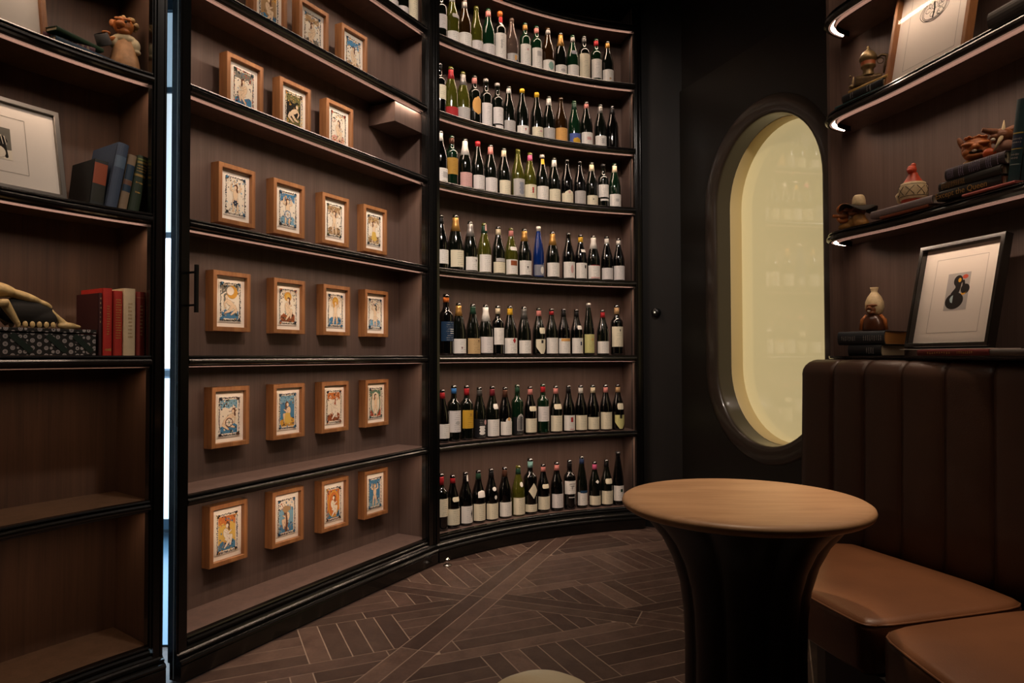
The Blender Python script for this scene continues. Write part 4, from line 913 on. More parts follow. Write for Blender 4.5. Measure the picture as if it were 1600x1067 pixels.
def book(M, th, h, d, cover, lab, bands=(), glyphs=(), text=None, pages=None, ink='gold', group=None, round_=True, tmat=None):
    """upright book: x thickness, z height, spine towards -y; M places its bottom centre"""
    t = thing('book', M @ Vector((0, 0, 0)), lab, 'book', group)
    cv = mat('book_cloth_'+cover, cover, .62, bump=.2, bscale=500, var=.08, vscale=(30, 30, 30)); bt = .0022
    b = MB()
    def at(o): return o
    for sx in (-1, 1): b.box((sx*(th/2-bt/2), .002, h/2), (bt, d-.004, h), bev=.0006)
    pr = []; N = 8
    for i in range(N+1):
        a = PI*i/N; pr.append((-(th/2)*math.cos(a), -d/2-(.22*th if round_ else .0015)*math.sin(a)))
    inner = [(x*.86, y+bt) for x, y in pr][::-1]
    poly = pr+inner
    b.strip([[(x, y, z) for x, y in poly] for z in (0, h)], 0)
    bk = b.build('cover', cv, t, M=M)
    b = MB(); b.box((0, .001, h/2), (th-2*bt, d-.010, h-.007)); b.build('pages', pages or PAGES, t, M=M)
    inkm = mat('spine_foil_'+ink, {'gold': 'b08a45', 'white': 'c9c2b8', 'dark': '1c1612', 'silver': '8d8a86', 'red': '8c2a22', 'tan': 'a98d64', 'lilac': '8f86a0', 'blue': '2c4156', 'ochre': 'a07a3c'}[ink], .45, metal=.2 if ink == 'gold' else 0)
    def spy(x): return -d/2-(.22*th if round_ else .0015)*math.sqrt(max(0, 1-(2*x/th)**2))-.0004
    if bands:
        for z0, z1, c in bands:
            b = MB(); xs = [-th/2*.98+th*.98*i/8 for i in range(9)]
            b.strip([[(x, spy(x), z) for x in xs] for z in (z0*h, z1*h)], closed=False, caps=False)
            b.build('spine_band', mat('spine_'+c, c, .55), bk, M=M)
    if glyphs:
        b = MB(); random.seed(int(h*1e4)+int(th*1e4))
        for z0, z1, rows, wd in glyphs:    # small foil strokes standing for worn spine lettering
            for r in range(rows):
                z = (z0+(z1-z0)*(r+.5)/rows)*h; x = -wd*th/2
                while x < wd*th/2:
                    l = random.uniform(.0012, .0032); 
                    b.box((x+l/2, spy(x+l/2), z), (l, .0003, random.uniform(.3, .8)*(z1-z0)*h/rows*.7)); x += l+.0012
        b.build('lettering', inkm, bk, M=M)
    if text:
        s, size, pos = text
        Mt = M @ T(0, -d/2-(.22*th if round_ else .0015)-.0006, h*pos) @ RX(PI/2) @ RZ(-PI/2 if not tmat else PI/2)
        text_mesh(s, size, Mt, inkm, bk)
    return t
def LM(path, u, off, z, yaw=0, ho=None): q = path.hit(u, off if ho is None else ho); return frame2(path.at(q, off), path.n(q), z) @ RZ(yaw)
def flatbook(M, th, h, d, **k): return None
LIE = lambda h, th: T(-h/2, 0, th/2) @ RY(PI/2)     # lays a book on its side, spine to the room, head to the right
# ---- left bookcase, shelf at eye height: slipcase, blue book, striped book, green book
G1 = 'old books leaning in the left bookcase'; z = SH[3]+.001
def lean(M, a, th): return M @ T(th/2, 0, 0) @ RY(a) @ T(-th/2, 0, 0) if a < 0 else M @ T(th/2, 0, 0) @ RY(a) @ T(-th/2, 0, 0)
def stand(u, off, th, h, d, a, *r, yaw=0, **k):
    M = LM(LEFT, u, off, z, yaw, ho=off-d/2) @ T(th/2, 0, 0) @ RY(math.radians(a)) @ T(-th/2, 0, 0); return book(M, th, h, d, *r, **k)
stand(148, .125, .042, .155, .15, 6, '2b2f2e', 'dark slipcased book with orange spine top, shortest beside the silver frame', bands=[(.48, .93, '9a4a2a'), (.1, .46, '2a2a20')], round_=False, group=G1)
stand(171, .125, .036, .225, .17, 10, '3d4a5e', 'tall slate blue cloth book leaning to the right', bands=[(.62, .80, '56697c')], group=G1)
stand(188, .130, .028, .198, .15, 10, '8a745a', 'brown and navy banded book between blue book and green book', bands=[(.55, .82, '22384a'), (.34, .46, '22384a'), (.46, .54, '6d4a3a')], group=G1)
stand(205, .130, .038, .200, .15, 10, '26331f', 'dark green book with gold bands on its spine, nearest the stile', bands=[(.86, .90, '8f7a3a'), (.63, .67, '9a7a38'), (.92, .95, '6d7a3a')], glyphs=[(.70, .84, 3, .8), (.48, .56, 1, .6), (.32, .38, 1, .4)], group=G1)
# ---- left bookcase, third shelf: red, cream and dark books, patterned box, skull
G2 = 'upright books beside the patterned box'; z = SH[2]+.001
for u, th, h, d, col, lab, kw in (
    (156, .010, .205, .15, '3c1717', 'thin maroon book with gold lettered edge, behind the patterned box', dict(glyphs=[(.5, .95, 6, .3)], ink='tan')),
    (167, .029, .222, .15, 'b02a20', 'bright red book next to the maroon one, widest red spine', dict(glyphs=[(.05, .12, 1, .6), (.3, .75, 12, .25)])),
    (183, .030, .216, .145, 'a82a1e', 'red book with gold script on its spine, left of the cream book', dict(glyphs=[(.25, .88, 16, .5)])),
    (201, .040, .226, .15, 'c9b491', 'thick cream book between the red books', dict(glyphs=[(.25, .8, 10, .3)], ink='tan')),
    (219, .030, .218, .14, '7d2b22', 'dull dark red book right of the cream book', dict(bands=[(.90, .915, '8f5a40')], glyphs=[(.3, .8, 9, .25)], ink='tan')),
    (232, .014, .205, .14, '14181c', 'black book, last on the right by the stile', dict(glyphs=[(.1, .9, 14, .5)], ink='silver'))):
    q = LEFT.hit(u, .13-d/2); M = frame2(LEFT.at(q, .13), LEFT.n(q), z)
    book(M, th, h, d, col, lab, group=G2, **kw)
p0 = LEFT.at(LEFT.hit(152, .07), .07)
qb = LEFT.hit(134, .05)-.115; Mb = frame2(LEFT.at(qb-.03, .13), LEFT.n(qb), z)
bx = thing('patterned_box', Mb @ Vector((0, 0, 0)), 'long dark box with white rosette pattern under the animal skull', 'box')
mt = bpy.data.materials.new('rosette_paper'); mt.use_nodes = True; nt_ = mt.node_tree; N = nt_.nodes; L = nt_.links
bb = N['Principled BSDF']; bb.inputs['Roughness'].default_value = .6
tc = N.new('ShaderNodeTexCoord'); mp = N.new('ShaderNodeMapping'); mp.inputs['Rotation'].default_value = (0, PI/4, 0); mp.inputs['Scale'].default_value = (62, 62, 62); L.new(tc.outputs['Object'], mp.inputs[0])
vo = N.new('ShaderNodeTexVoronoi'); vo.inputs['Randomness'].default_value = 0; vo.inputs['Scale'].default_value = 1; L.new(mp.outputs[0], vo.inputs[0])
r = N.new('ShaderNodeValToRGB'); r.color_ramp.interpolation = 'CONSTANT'; e = r.color_ramp.elements; e[0].color = (*srgb('191517'), 1); e[1].position = .12; e[1].color = (*srgb('b3aaa6'), 1)
for ps, cc in ((.2, '221c1d'), (.26, 'a59c98'), (.42, '15120f')): ee = r.color_ramp.elements.new(ps); ee.color = (*srgb(cc), 1)
L.new(vo.outputs['Distance'], r.inputs[0]); L.new(r.outputs[0], bb.inputs['Base Color'])
BL, BD, BH = .36, .17, .084
b = MB(); b.box((0, 0, BH/2-.008), (BL, BD, BH-.018)); b.build('body', mt, bx, M=Mb)
b = MB(); b.box((0, 0, BH-.0065), (BL+.003, BD+.003, .011), bev=.001); b.build('lid', mt, bx, M=Mb)
b = MB()
for x in (-.14, -.04, .06, .14):
    R = RY(math.radians(42)); b.box((x, -BD/2-.001, BH*.45), (.075, .001, .018), rot=R)
b.build('pattern_ribbon', mat('ribbon_green', '14241b', .6), bx, M=Mb)
def remesh(o, v=.0028, smooth=2):
    m = o.modifiers.new('remesh', 'REMESH'); m.mode = 'VOXEL'; m.voxel_size = v; m.use_smooth_shade = True
    if smooth: s = o.modifiers.new('smooth', 'SMOOTH'); s.iterations = smooth; s.factor = .5
    return o
BONE = mat('old_bone', 'b39a68', .55, var=.28, vscale=(30, 30, 30), bump=.4, bscale=90); BONEL = mat('pale_bone', 'd3bf95', .5, var=.2, vscale=(40, 40, 40), bump=.3, bscale=90)
CAVE = mat('bone_cavity', '14110b', .8)
Ms = Mb @ T(-.02, -.005, BH) @ Matrix.Diagonal((1.35, 1.2, 1.32, 1))
sk = thing('animal_skull', Ms @ Vector((0, 0, 0)), 'weathered animal skull lying on the patterned box', 'skull')
b = MB()
b.ball((-.095, 0, .078), (.052, .036, .030)); b.ball((-.045, 0, .088), (.050, .030, .018), M=Matrix.Rotation(.16, 3, 'Y')); b.ball((.015, 0, .074), (.048, .022, .012), M=Matrix.Rotation(.30, 3, 'Y')); b.ball((.055, 0, .060), (.026, .016, .009), M=Matrix.Rotation(.35, 3, 'Y'))
b.tube([(.066, 0, .054), (.082, -.004, .036), (.098, -.004, .020), (.110, -.004, .010)], [.007, .006, .008, .008], 10)
b.ball((.112, -.004, .009), (.024, .014, .009)); b.ball((.132, -.006, .008), (.012, .007, .005)); b.ball((-.06, 0, .108), (.014, .008, .011), M=Matrix.Rotation(-.6, 3, 'Y')); b.ball((-.045, .004, .106), (.009, .008, .012), M=Matrix.Rotation(.5, 3, 'Y')); b.ball((-.078, 0, .108), (.012, .008, .007))
for sy in (-1, 1):
    b.tube([(-.115, sy*.028, .060), (-.07, sy*.040, .050), (-.03, sy*.038, .056)], [.014, .010, .009], 8)
    b.tube([(-.035, sy*.026, .06), (-.018, sy*.028, .030), (-.004, sy*.026, .008)], [.012, .009, .006], 8); b.tube([(-.12, sy*.026, .06), (-.112, sy*.03, .03), (-.10, sy*.026, .006)], [.02, .013, .008], 8)
remesh(b.build('cranium', BONE, sk, M=Ms), .0035, 2)
b = MB(); b.ball((.022, 0, .040), (.062, .020, .034)); b.ball((.05, 0, .026), (.045, .018, .024)); b.ball((-.07, 0, .040), (.04, .022, .032))
remesh(b.build('dark_side', CAVE, sk, M=Ms), .0035, 2)  # solid dark mass along the sides of the skull
b = MB()
for i in range(6):
    for sy in (-1, 1): b.ball((.0+i*.015, sy*.016, .009), (.006, .004, .008), n=8, k=6)
b.build('teeth', BONE, sk, M=Ms)

# ---- leaning pictures
def leaning(name, M, wd, ht, dp, mo, fm, lab, cat, content, matcol='e9e1d6', inset=.004):
    t = thing(name, M @ Vector((0, 0, 0)), lab, cat); Mc = M @ T(0, 0, ht/2)
    b = MB(); frame_mesh(b, wd, ht, dp, mo); b.build('frame', fm, t, M=Mc)
    b = MB(); b.box((0, -.006, 0), (wd-2*mo+.002, .006, ht-2*mo+.002)); mb_ = b.build('mat_board', mat('mat_'+matcol, matcol, .75, spec=.2), t, M=Mc)
    content(mb_, Mc @ T(0, -.0095, 0))
    g = MB(); x, zz = wd/2-mo, ht/2-mo; g.add([(-x, -dp+.006, -zz), (x, -dp+.006, -zz), (x, -dp+.006, zz), (-x, -dp+.006, zz)], [(0, 1, 2, 3)]); g.build('glass', GLASS, t, M=Mc, fixn=False)
    return t
def plate(b, w2, h2, mi=0, wd=.0012):
    for a in range(4):
        R = Matrix.Rotation(a*PI/2, 3, 'Y'); ww, hh = (w2, h2) if a % 2 == 0 else (h2, w2)
        b.add([R @ Vector(p) for p in ((-ww, 0, hh), (ww, 0, hh), (ww-wd, 0, hh-wd), (-ww+wd, 0, hh-wd))], [(0, 1, 2, 3)], mi)
SILVER = mat('brushed_silver_frame', '8d8780', .28, metal=.85)
BLACKF = mat('black_gloss_frame', '14120f', .22, coat=.5)
# silver frame with a grey print of a grazing striped animal
def animal(par, M):
    A = Art(); A.poly([(-.055, -.05), (.055, -.05), (.055, .05), (-.055, .05)], 'grey'); A.poly([(-.055, -.05), (.055, -.05), (.055, -.018), (-.055, -.028)], 'tan' if 0 else 'white')
    A.ell(.0, .012, .046, .020, 'dark', -.1); A.limb([(.03, .0), (.04, -.04)], [.010, .005], 'dark'); A.limb([(-.02, .0), (-.024, -.042)], [.008, .004], 'dark'); A.limb([(-.02, .014), (-.035, -.012), (-.034, -.030)], [.016, .011, .006], 'dark')
    for k in range(9): A.limb([(-.035+k*.009, .028-.002*(k % 3)), (-.030+k*.009, -.002)], [.0013, .0009], 'white')
    A.ell(.022, -.028, .016, .018, 'white', .3); A.ell(0, .038, .05, .008, 'grey', 0, 14, .2)
    A.b.build('print', [flat(INK[c]) for c in A.names], par, M=M @ T(-.02, 0, .0), fixn=False)
    b = MB(); plate(b, .098, .088); b.build('plate_mark', mat('plate_mark', '8d857c', .8), par, M=M @ T(-.02, -.0002, .0))
def leanM(path, u, off, z, wd, ang, side, dy=0, dq=0, yaw=0):
    """u = image column of the frame's bottom corner on the given side (+1 right, -1 left)"""
    q = path.hit(u, off); d = 1 if path is LEFT else -1
    qc = q-side*d*wd/2
    if path is LEFT: qc = q-side*wd/2
    else: qc = q+side*wd/2
    pc = path.at(qc, off); a = path.at(q, off); ch = (a-pc).normalized()*side; n2 = Vector((-ch.y, ch.x))
    if n2.dot(path.n(qc)) < 0: n2 = -n2
    return frame2(pc, n2, z) @ RZ(yaw) @ RX(-math.radians(ang))
leaning('picture_frame', leanM(LEFT, 101, .06, SH[3]+.001, .36, 11, 1), .36, .292, .018, .016, SILVER, 'silver framed grey print of a striped animal leaning in left bookcase', 'picture', animal)
leaning('picture_frame', leanM(LEFT, 69, .08, SH[4]+.001, .34, 9, 1), .34, .42, .022, .017, OAK, 'light wood frame with a blank pale mat, cut by the upper left corner', 'picture', lambda par, M: None, 'd8d2c8')
def doodle(par, M):
    random.seed(5); b = MB()
    def stroke(pts, w): 
        for (x0, z0), (x1, z1) in zip(pts, pts[1:]):
            d = Vector((x1-x0, z1-z0)); 
            if d.length < 1e-6: continue
            d.normalize(); n = Vector((-d.y, d.x))*w; b.add([(x0+n.x, 0, z0+n.y), (x1+n.x, 0, z1+n.y), (x1-n.x, 0, z1-n.y), (x0-n.x, 0, z0-n.y)], [(0, 1, 2, 3)])
    for k in range(3):
        stroke([((.060-.006*k+random.uniform(-.002, .002))*math.cos(t*.3), .03+(.040-.004*k+random.uniform(-.002, .002))*math.sin(t*.3)) for t in range(22)], .0009)
    for k in range(10):
        cx, cz = random.uniform(-.038, .038), .03+random.uniform(-.022, .022); r0 = random.uniform(.006, .014)
        stroke([(cx+r0*math.cos(t*.7)*random.uniform(.7, 1.2), cz+r0*math.sin(t*.7)*random.uniform(.7, 1.2)) for t in range(9)], .0008)
    stroke([(-.005, .062), (.0, .03), (-.004, .0)], .003); stroke([(-.03, .075), (-.02, .080), (-.012, .074)], .0009)
    b.build('drawing', flat(INK['dark']), par, M=M @ T(0, -.0002, 0), fixn=False)
    b = MB(); plate(b, .108, .150); b.build('plate_mark', mat('plate_mark', '8d857c', .8), par, M=M @ T(0, -.0002, .0))
leaning('picture_frame', leanM(RF, 1394, .075, RSH[1]+.001, .335, 11, -1), .335, .40, .030, .014, OAK, 'light wood frame with an ink doodle drawing, leaning on the upper right shelf', 'picture', doodle)
def blobs(par, M):
    A = Art(); A.poly([(-.040, -.056), (.040, -.056), (.040, .056), (-.040, .056)], 'sheet')
    A.ell(-.006, -.028, .032, .025, 'charcoal', .1, 24); A.limb([(-.010, -.012), (.002, .010), (.000, .028)], [.014, .009, .012], 'charcoal'); A.ell(-.001, .032, .016, .017, 'charcoal', 0, 20)
    A.ell(.027, .006, .0155, .015, 'charcoal', 0, 20); A.limb([(.022, .008), (.018, .030)], [.006, .004], 'charcoal')
    A.poly([(-.012, -.034), (-.012, -.010), (-.019, -.014), (-.023, -.022), (-.019, -.031)], 'paleblue'); A.ell(.004, .034, .0055, .0065, 'yellow'); A.ell(.022, .043, .010, .0065, 'coral')
    A.poly([(.014, -.004), (.020, -.007), (.030, -.006), (.034, -.001), (.028, -.011), (.018, -.012)], 'yellow')
    pal = dict(INK, sheet='b4b0ac', charcoal='2b2826', paleblue='a9c0c4', coral='d0604a', yellow='e0a838')
    A.b.build('print', [mat('ink_'+c+'_b', pal[c], .75, spec=.15) for c in A.names], par, M=M @ T(0, 0, .010) @ Matrix.Diagonal((1.1, 1, 1.1, 1)), fixn=False)
    b = MB(); plate(b, .100, .125); b.build('plate_mark', mat('plate_mark', '8d857c', .8), par, M=M @ T(0, -.0002, .0))
def mixf():
    return BLACKF
q1 = RF.hit(1423, .07); q2 = RF.hit(1561, .07); wf = abs(q2-q1)
leaning('picture_frame', leanM(RF, 1423, .07, LEDGE+.0235, min(wf, .33), 12, -1), min(wf, .33), .352, .030, .014, BLACKF, 'black framed abstract print of dark rounded shapes standing above the banquette', 'picture', blobs)

# ---- small heap of books and the cap holding troll, left bookcase upper shelf
z = SH[4]+.001
G3 = 'flat books beside the light wood frame'
M = LM(LEFT, 108, .10, z, .15) @ LIE(.20, .022); book(M, .022, .20, .13, '1e3a4e', 'dark blue book lying flat at the bottom of the upper left pile', group=G3)
M = LM(LEFT, 92, .11, z+.0225, -.1) @ LIE(.15, .016); book(M, .016, .15, .11, '5a3038', 'small maroon striped book lying in the upper left pile', glyphs=[(.1, .9, 8, .6)], ink='tan', group=G3)
M = LM(LEFT, 98, .10, z+.0395, .25) @ LIE(.17, .014) ; book(M, .014, .17, .12, '1f3a22', 'green book on top of the upper left pile', group=G3)
CLAY = mat('orange_clay', 'a8622c', .5, var=.3, vscale=(60, 60, 60), bump=.5, bscale=150); CLAYB = mat('brown_clay', '7a4a2a', .5, var=.35, vscale=(60, 60, 60), bump=.5, bscale=150)
CREAMC = mat('cream_clay', 'c8b48c', .55, var=.2, vscale=(50, 50, 50), bump=.3, bscale=120); HAIR = mat('tan_hair_clay', 'a98a5c', .7, var=.35, vscale=(80, 80, 80), bump=.8, bscale=200)
REDC = mat('terracotta_red', 'b2432a', .45, var=.2, vscale=(50, 50, 50)); DARKC = mat('dark_clay', '1f1a15', .6); ROBE = mat('peach_robe', 'b98a5e', .6, var=.2, vscale=(40, 40, 40), bump=.3, bscale=80)
TOOTH = mat('tooth_ivory', 'e6dcc6', .4)
def fig(name, M, lab, cat='figurine'): return thing(name, M @ Vector((0, 0, 0)), lab, cat)
M = LM(LEFT, 190, .09, z, -.5) @ Matrix.Diagonal((1.5, 1.5, 1.5, 1)); t = fig('troll_figurine', M, 'clay troll in a pale robe holding a dark cap, upper left shelf')
b = MB(); b.lathe([(.030, 0), (.034, .004), (.030, .03), (.024, .055), (.018, .075), (.012, .085)], 24, rfun=lambda a, zz: 1+.07*math.sin(a*7)); b.build('robe', ROBE, t, M=M)
b = MB(); b.ball((0, 0, .078), (.026, .020, .014)); b.ball((-.020, -.006, .068), (.012, .012, .014)); b.ball((.021, -.004, .066), (.012, .012, .016)); b.ball((.024, -.004, .052), (.010, .010, .006)); remesh(b.build('cape', CREAMC, t, M=M), .002)
b = MB(); b.ball((-.002, -.004, .108), (.021, .019, .021)); b.ball((-.008, -.024, .104), (.010, .010, .008)); b.ball((-.024, -.004, .112), (.007, .004, .009)); b.ball((-.010, -.020, .118), (.010, .004, .004)); b.ball((.006, -.020, .118), (.009, .004, .004)); b.ball((-.002, -.014, .092), (.014, .010, .007)); remesh(b.build('head', CLAY, t, M=M), .0018, 1)
b = MB()
for i in range(46):
    random.seed(i); a = random.uniform(-.4, 3.6); e = random.uniform(.1, 1.3); b.ball((.004+.021*math.cos(a)*math.cos(e), .003+.018*math.sin(a)*math.cos(e), .110+.022*math.sin(e)-.012*(i % 3 == 0)), .0055, n=8, k=6)
remesh(b.build('hair', HAIR, t, M=M), .0016, 1)
b = MB(); b.ball((-.010, -.0225, .1125), .0028, n=10, k=6); b.ball((.004, -.0225, .1125), .0028, n=10, k=6); b.build('eyes', DARKC, t, M=M)
b = MB(); b.tube([(-.018, -.010, .074), (-.030, -.020, .068), (-.034, -.030, .076)], [.006, .005, .005], 10); b.ball((-.034, -.030, .077), (.009, .007, .004)); b.build('arm', CLAY, t, M=M)
b = MB(); Mh = M @ T(-.040, -.030, .060) @ RY(-.35) @ RX(.5); b.lathe([(.012, .013), (.014, .012), (.0155, -.010), (.0150, -.012), (.013, -.011), (.012, .009), (.0005, .0095)], 24, caps=False); b.build('cap', mat('grey_felt', '4a4745', .8), t, M=Mh)

# ================================================================== right shelves
z = RSH[1]+.001; G4 = 'book stack under the bronze ewer'
M = LM(RF, 1346, .11, z, .06, ho=.11-.065) @ LIE(.21, .020); book(M, .020, .21, .15, '1d3a3c', 'dark teal book at the bottom of the stack under the ewer', group=G4)
M = LM(RF, 1356, .115, z+.0205, .05, ho=.115-.065) @ LIE(.185, .030); book(M, .030, .185, .15, '15191b', 'black book in the middle of the stack under the ewer', glyphs=[(.60, .75, 2, .7), (.2, .3, 2, .6)], ink='silver', group=G4)
M = LM(RF, 1362, .12, z+.051, .06, ho=.12-.065) @ LIE(.175, .012); book(M, .012, .175, .14, 'b3924e', 'thin tan yellow book on top, directly under the ewer', group=G4)
BRONZE = mat('aged_bronze', '4c3c26', .42, metal=.7, var=.4, vscale=(60, 60, 60), bump=.4, bscale=140); BRASS = mat('pale_brass', '7d6a48', .4, metal=.6, var=.3, vscale=(70, 70, 70), bump=.3, bscale=160)
M = LM(RF, 1363, .09, z+.0635, .9) @ Matrix.Diagonal((1.35, 1.35, 1.35, 1)); t = fig('ewer', M, 'small antique bronze ewer with curved handle standing on stacked books', 'ewer')
b = MB(); b.box((0, 0, .016), (.068, .034, .026), bev=.006); b.box((-.002, 0, .029), (.058, .028, .006), bev=.002); b.build('base', BRONZE, t, M=M)
b = MB(); b.lathe([(.020, .030), (.015, .036), (.013, .044), (.014, .052), (.019, .056), (.019, .060), (.0175, .066), (.019, .072), (.0225, .076), (.023, .082), (.020, .090), (.014, .098), (.006, .104), (.003, .107), (.005, .110), (.003, .114), (.001, .116)], 28); b.build('vessel', BRASS, t, M=M)
b = MB(); b.lathe([(.0188, .061), (.0185, .066), (.0188, .071)], 28, caps=False); b.build('enamel_band', mat('orange_enamel', 'a25a34', .4), t, M=M)
b = MB(); b.tube([(.020, 0, .078), (.034, 0, .086), (.046, 0, .082), (.047, 0, .066), (.040, 0, .050), (.038, 0, .034)], [.003, .004, .0055, .006, .0035, .0025], 10); b.tube([(.030+.008*math.cos(k*PI/6), 0, .070+.008*math.sin(k*PI/6)) for k in range(13)], .0012, 6); b.build('handle', BRONZE, t, M=M)
b = MB(); b.tube([(-.036, 0, .0), (-.040, 0, .012), (-.036, 0, .036)], [.006, .004, .002], 8); b.ball((-.045, 0, .038), .003); b.ball((-.042, 0, .008), (.008, .007, .006)); b.build('spout', BRASS, t, M=M)
M = LM(RF, 1640, .08, z, 0) @ LIE(.20, .050); book(M, .050, .20, .14, '3b3632', 'dark book lying at the extreme upper right corner', pages=PAGESG)

z = RSH[0]+.001
# hatted troll
M = LM(RF, 1340, .075, z, .45) @ Matrix.Diagonal((1.6, 1.6, 1.6, 1)); t = fig('troll_figurine', M, 'clay troll with a wide wavy hat at the left end of the middle shelf')
b = MB(); b.ball((.004, 0, .016), (.026, .022, .018)); b.ball((.014, -.012, .022), (.016, .014, .018)); b.ball((-.018, -.012, .010), (.018, .013, .010)); b.ball((.020, -.016, .012), (.016, .014, .012)); remesh(b.build('body', mat('ochre_clay', 'a0743a', .55, var=.35, vscale=(50, 50, 50)), t, M=M), .002)
b = MB(); b.ball((.004, -.002, .045), (.020, .018, .016)); b.ball((-.010, -.018, .050), (.010, .006, .005)); b.ball((.006, -.018, .038), (.012, .008, .006)); b.ball((-.020, -.010, .042), (.008, .006, .007)); remesh(b.build('head', CLAYB, t, M=M), .0018, 1)
b = MB(); n = 48; rg = []
for r_, zz in ((.012, .061), (.016, .058), (.030, .056), (.040, .052), (.040, .0505), (.030, .053), (.014, .055)):
    rg.append([(.006+r_*1.05*math.cos(2*PI*k/n), r_*math.sin(2*PI*k/n), zz+(r_/.04)**2*(.007*math.sin(3*2*PI*k/n+1))-.006*(r_/.04)**2*math.cos(2*PI*k/n)) for k in range(n)])
b.strip(rg, 0, caps=False, smooth=True); b.build('hat_brim', mat('dark_felt', '2a241d', .8), t, M=M)
b = MB(); b.lathe([(.016, .055), (.015, .064), (.0145, .072), (.012, .080), (.009, .083), (.0005, .0835)], 24, c=(.008, 0, 0)); b.build('hat_crown', CREAMC, t, M=M)
b = MB(); b.tube([(-.012, -.012, .034), (-.030, -.016, .036), (-.046, -.018, .040)], [.006, .005, .004], 10); b.tube([(-.012, -.014, .026), (-.024, -.024, .022), (-.030, -.026, .030)], [.005, .005, .004], 10); b.ball((-.028, .002, .056), (.020, .014, .014)); b.build('arm', CLAY, t, M=M)
# mauve book and brown book under it, red jug on top
M = LM(RF, 1412, .055, z, .03, ho=.055-.065) @ LIE(.21, .009); book(M, .009, .21, .12, '8a4a2c', 'thin orange brown book under the mauve book', round_=False)
M = LM(RF, 1418, .085, z+.0095, .02, ho=.085-.065) @ LIE(.27, .026); book(M, .026, .27, .17, '8d8080', 'mauve grey book lying flat beneath the red clay jug', pages=PAGESG)
M = LM(RF, 1431, .085, z+.036, .6) @ Matrix.Diagonal((1.35, 1.35, 1.35, 1)); t = fig('bird_jug', M, 'red clay jug with cream crosshatched band on the mauve book', 'jug')
b = MB(); b.lathe([(.020, 0), (.024, .003), (.027, .014), (.030, .030), (.031, .042), (.029, .052), (.022, .064), (.016, .074), (.012, .082), (.010, .088)], 32)
b.ball((-.002, -.003, .096), (.0115, .013, .012)); b.ball((-.003, -.015, .092), (.007, .008, .006)); b.ball((.001, .002, .108), (.006, .006, .006)); b.build('body', REDC, t, M=M)
b = MB(); b.lathe([(.0285, .018), (.0310, .020), (.0315, .024), (.0325, .030), (.0335, .040), (.0325, .050), (.0290, .056), (.0285, .060), (.0260, .0615)], 32, caps=False); bn = b.build('cream_band', CREAMC, t, M=M)
b = MB()
for k in range(8):
    a = k*PI/4
    for s_ in (-1, 1): b.tube([(.0335*math.cos(a+s_*d), .0335*math.sin(a+s_*d), zz) for d, zz in ((-.30, .028), (0, .040), (.30, .050))], .0007, 5)
for zz in (.0255, .0545): b.tube([(.0325*math.cos(k*PI/12), .0325*math.sin(k*PI/12), zz) for k in range(25)], .0006, 5)
b.build('incised_lines', DARKC, bn, M=M)
b = MB(); b.tube([(-.030, .004, .044), (-.038, .0, .034), (-.034, -.002, .018), (-.026, 0, .012)], [.004, .004, .0035, .003], 8); b.build('handle', CREAMC, t, M=M)
# right stack
G5 = 'books stacked flat under the two trolls'
M = LM(RF, 1535, .055, z, .02, ho=.035-.065) @ LIE(.175, .007); book(M, .007, .175, .12, 'b0605a', 'thin pink book at the bottom of the troll stack', round_=False, group=G5)
M = LM(RF, 1521, .080, z+.0075, .04, ho=.080-.065) @ LIE(.225, .030); book(M, .030, .225, .15, '1c1917', 'black book reading Except the Queen', text=('Except the Queen', .025, .40), ink='ochre', group=G5, tmat=1)
M = LM(RF, 1524, .082, z+.038, .0, ho=.082-.065) @ LIE(.225, .028); book(M, .028, .225, .15, '211f1b', 'very dark book with ochre lettering, second from the top of stack', glyphs=[(.05, .45, 14, .55)], ink='ochre', group=G5)
M = LM(RF, 1532, .085, z+.0665, .04, ho=.085-.065) @ LIE(.205, .037); book(M, .037, .205, .15, '3b3338', 'thick purple grey book with pale vertical lettering, top of the stack', glyphs=[(.04, .16, 8, .8), (.24, .34, 3, .8), (.42, .62, 6, .7), (.7, .8, 3, .8), (.88, .91, 1, .8)], ink='lilac', group=G5)
M = LM(RF, 1588, .095, z, 0, ho=.02) @ RY(math.radians(9)); book(M, .036, .235, .15, '17363a', 'dark teal book with gold bands standing at the right edge', bands=[(.60, .615, 'b09a50'), (.42, .43, 'b09a50'), (.24, .25, '8fa09a'), (.44, .59, '1c2c44')], glyphs=[(.48, .56, 2, .7), (.3, .38, 2, .6)], ink='silver')
zt = z+.104
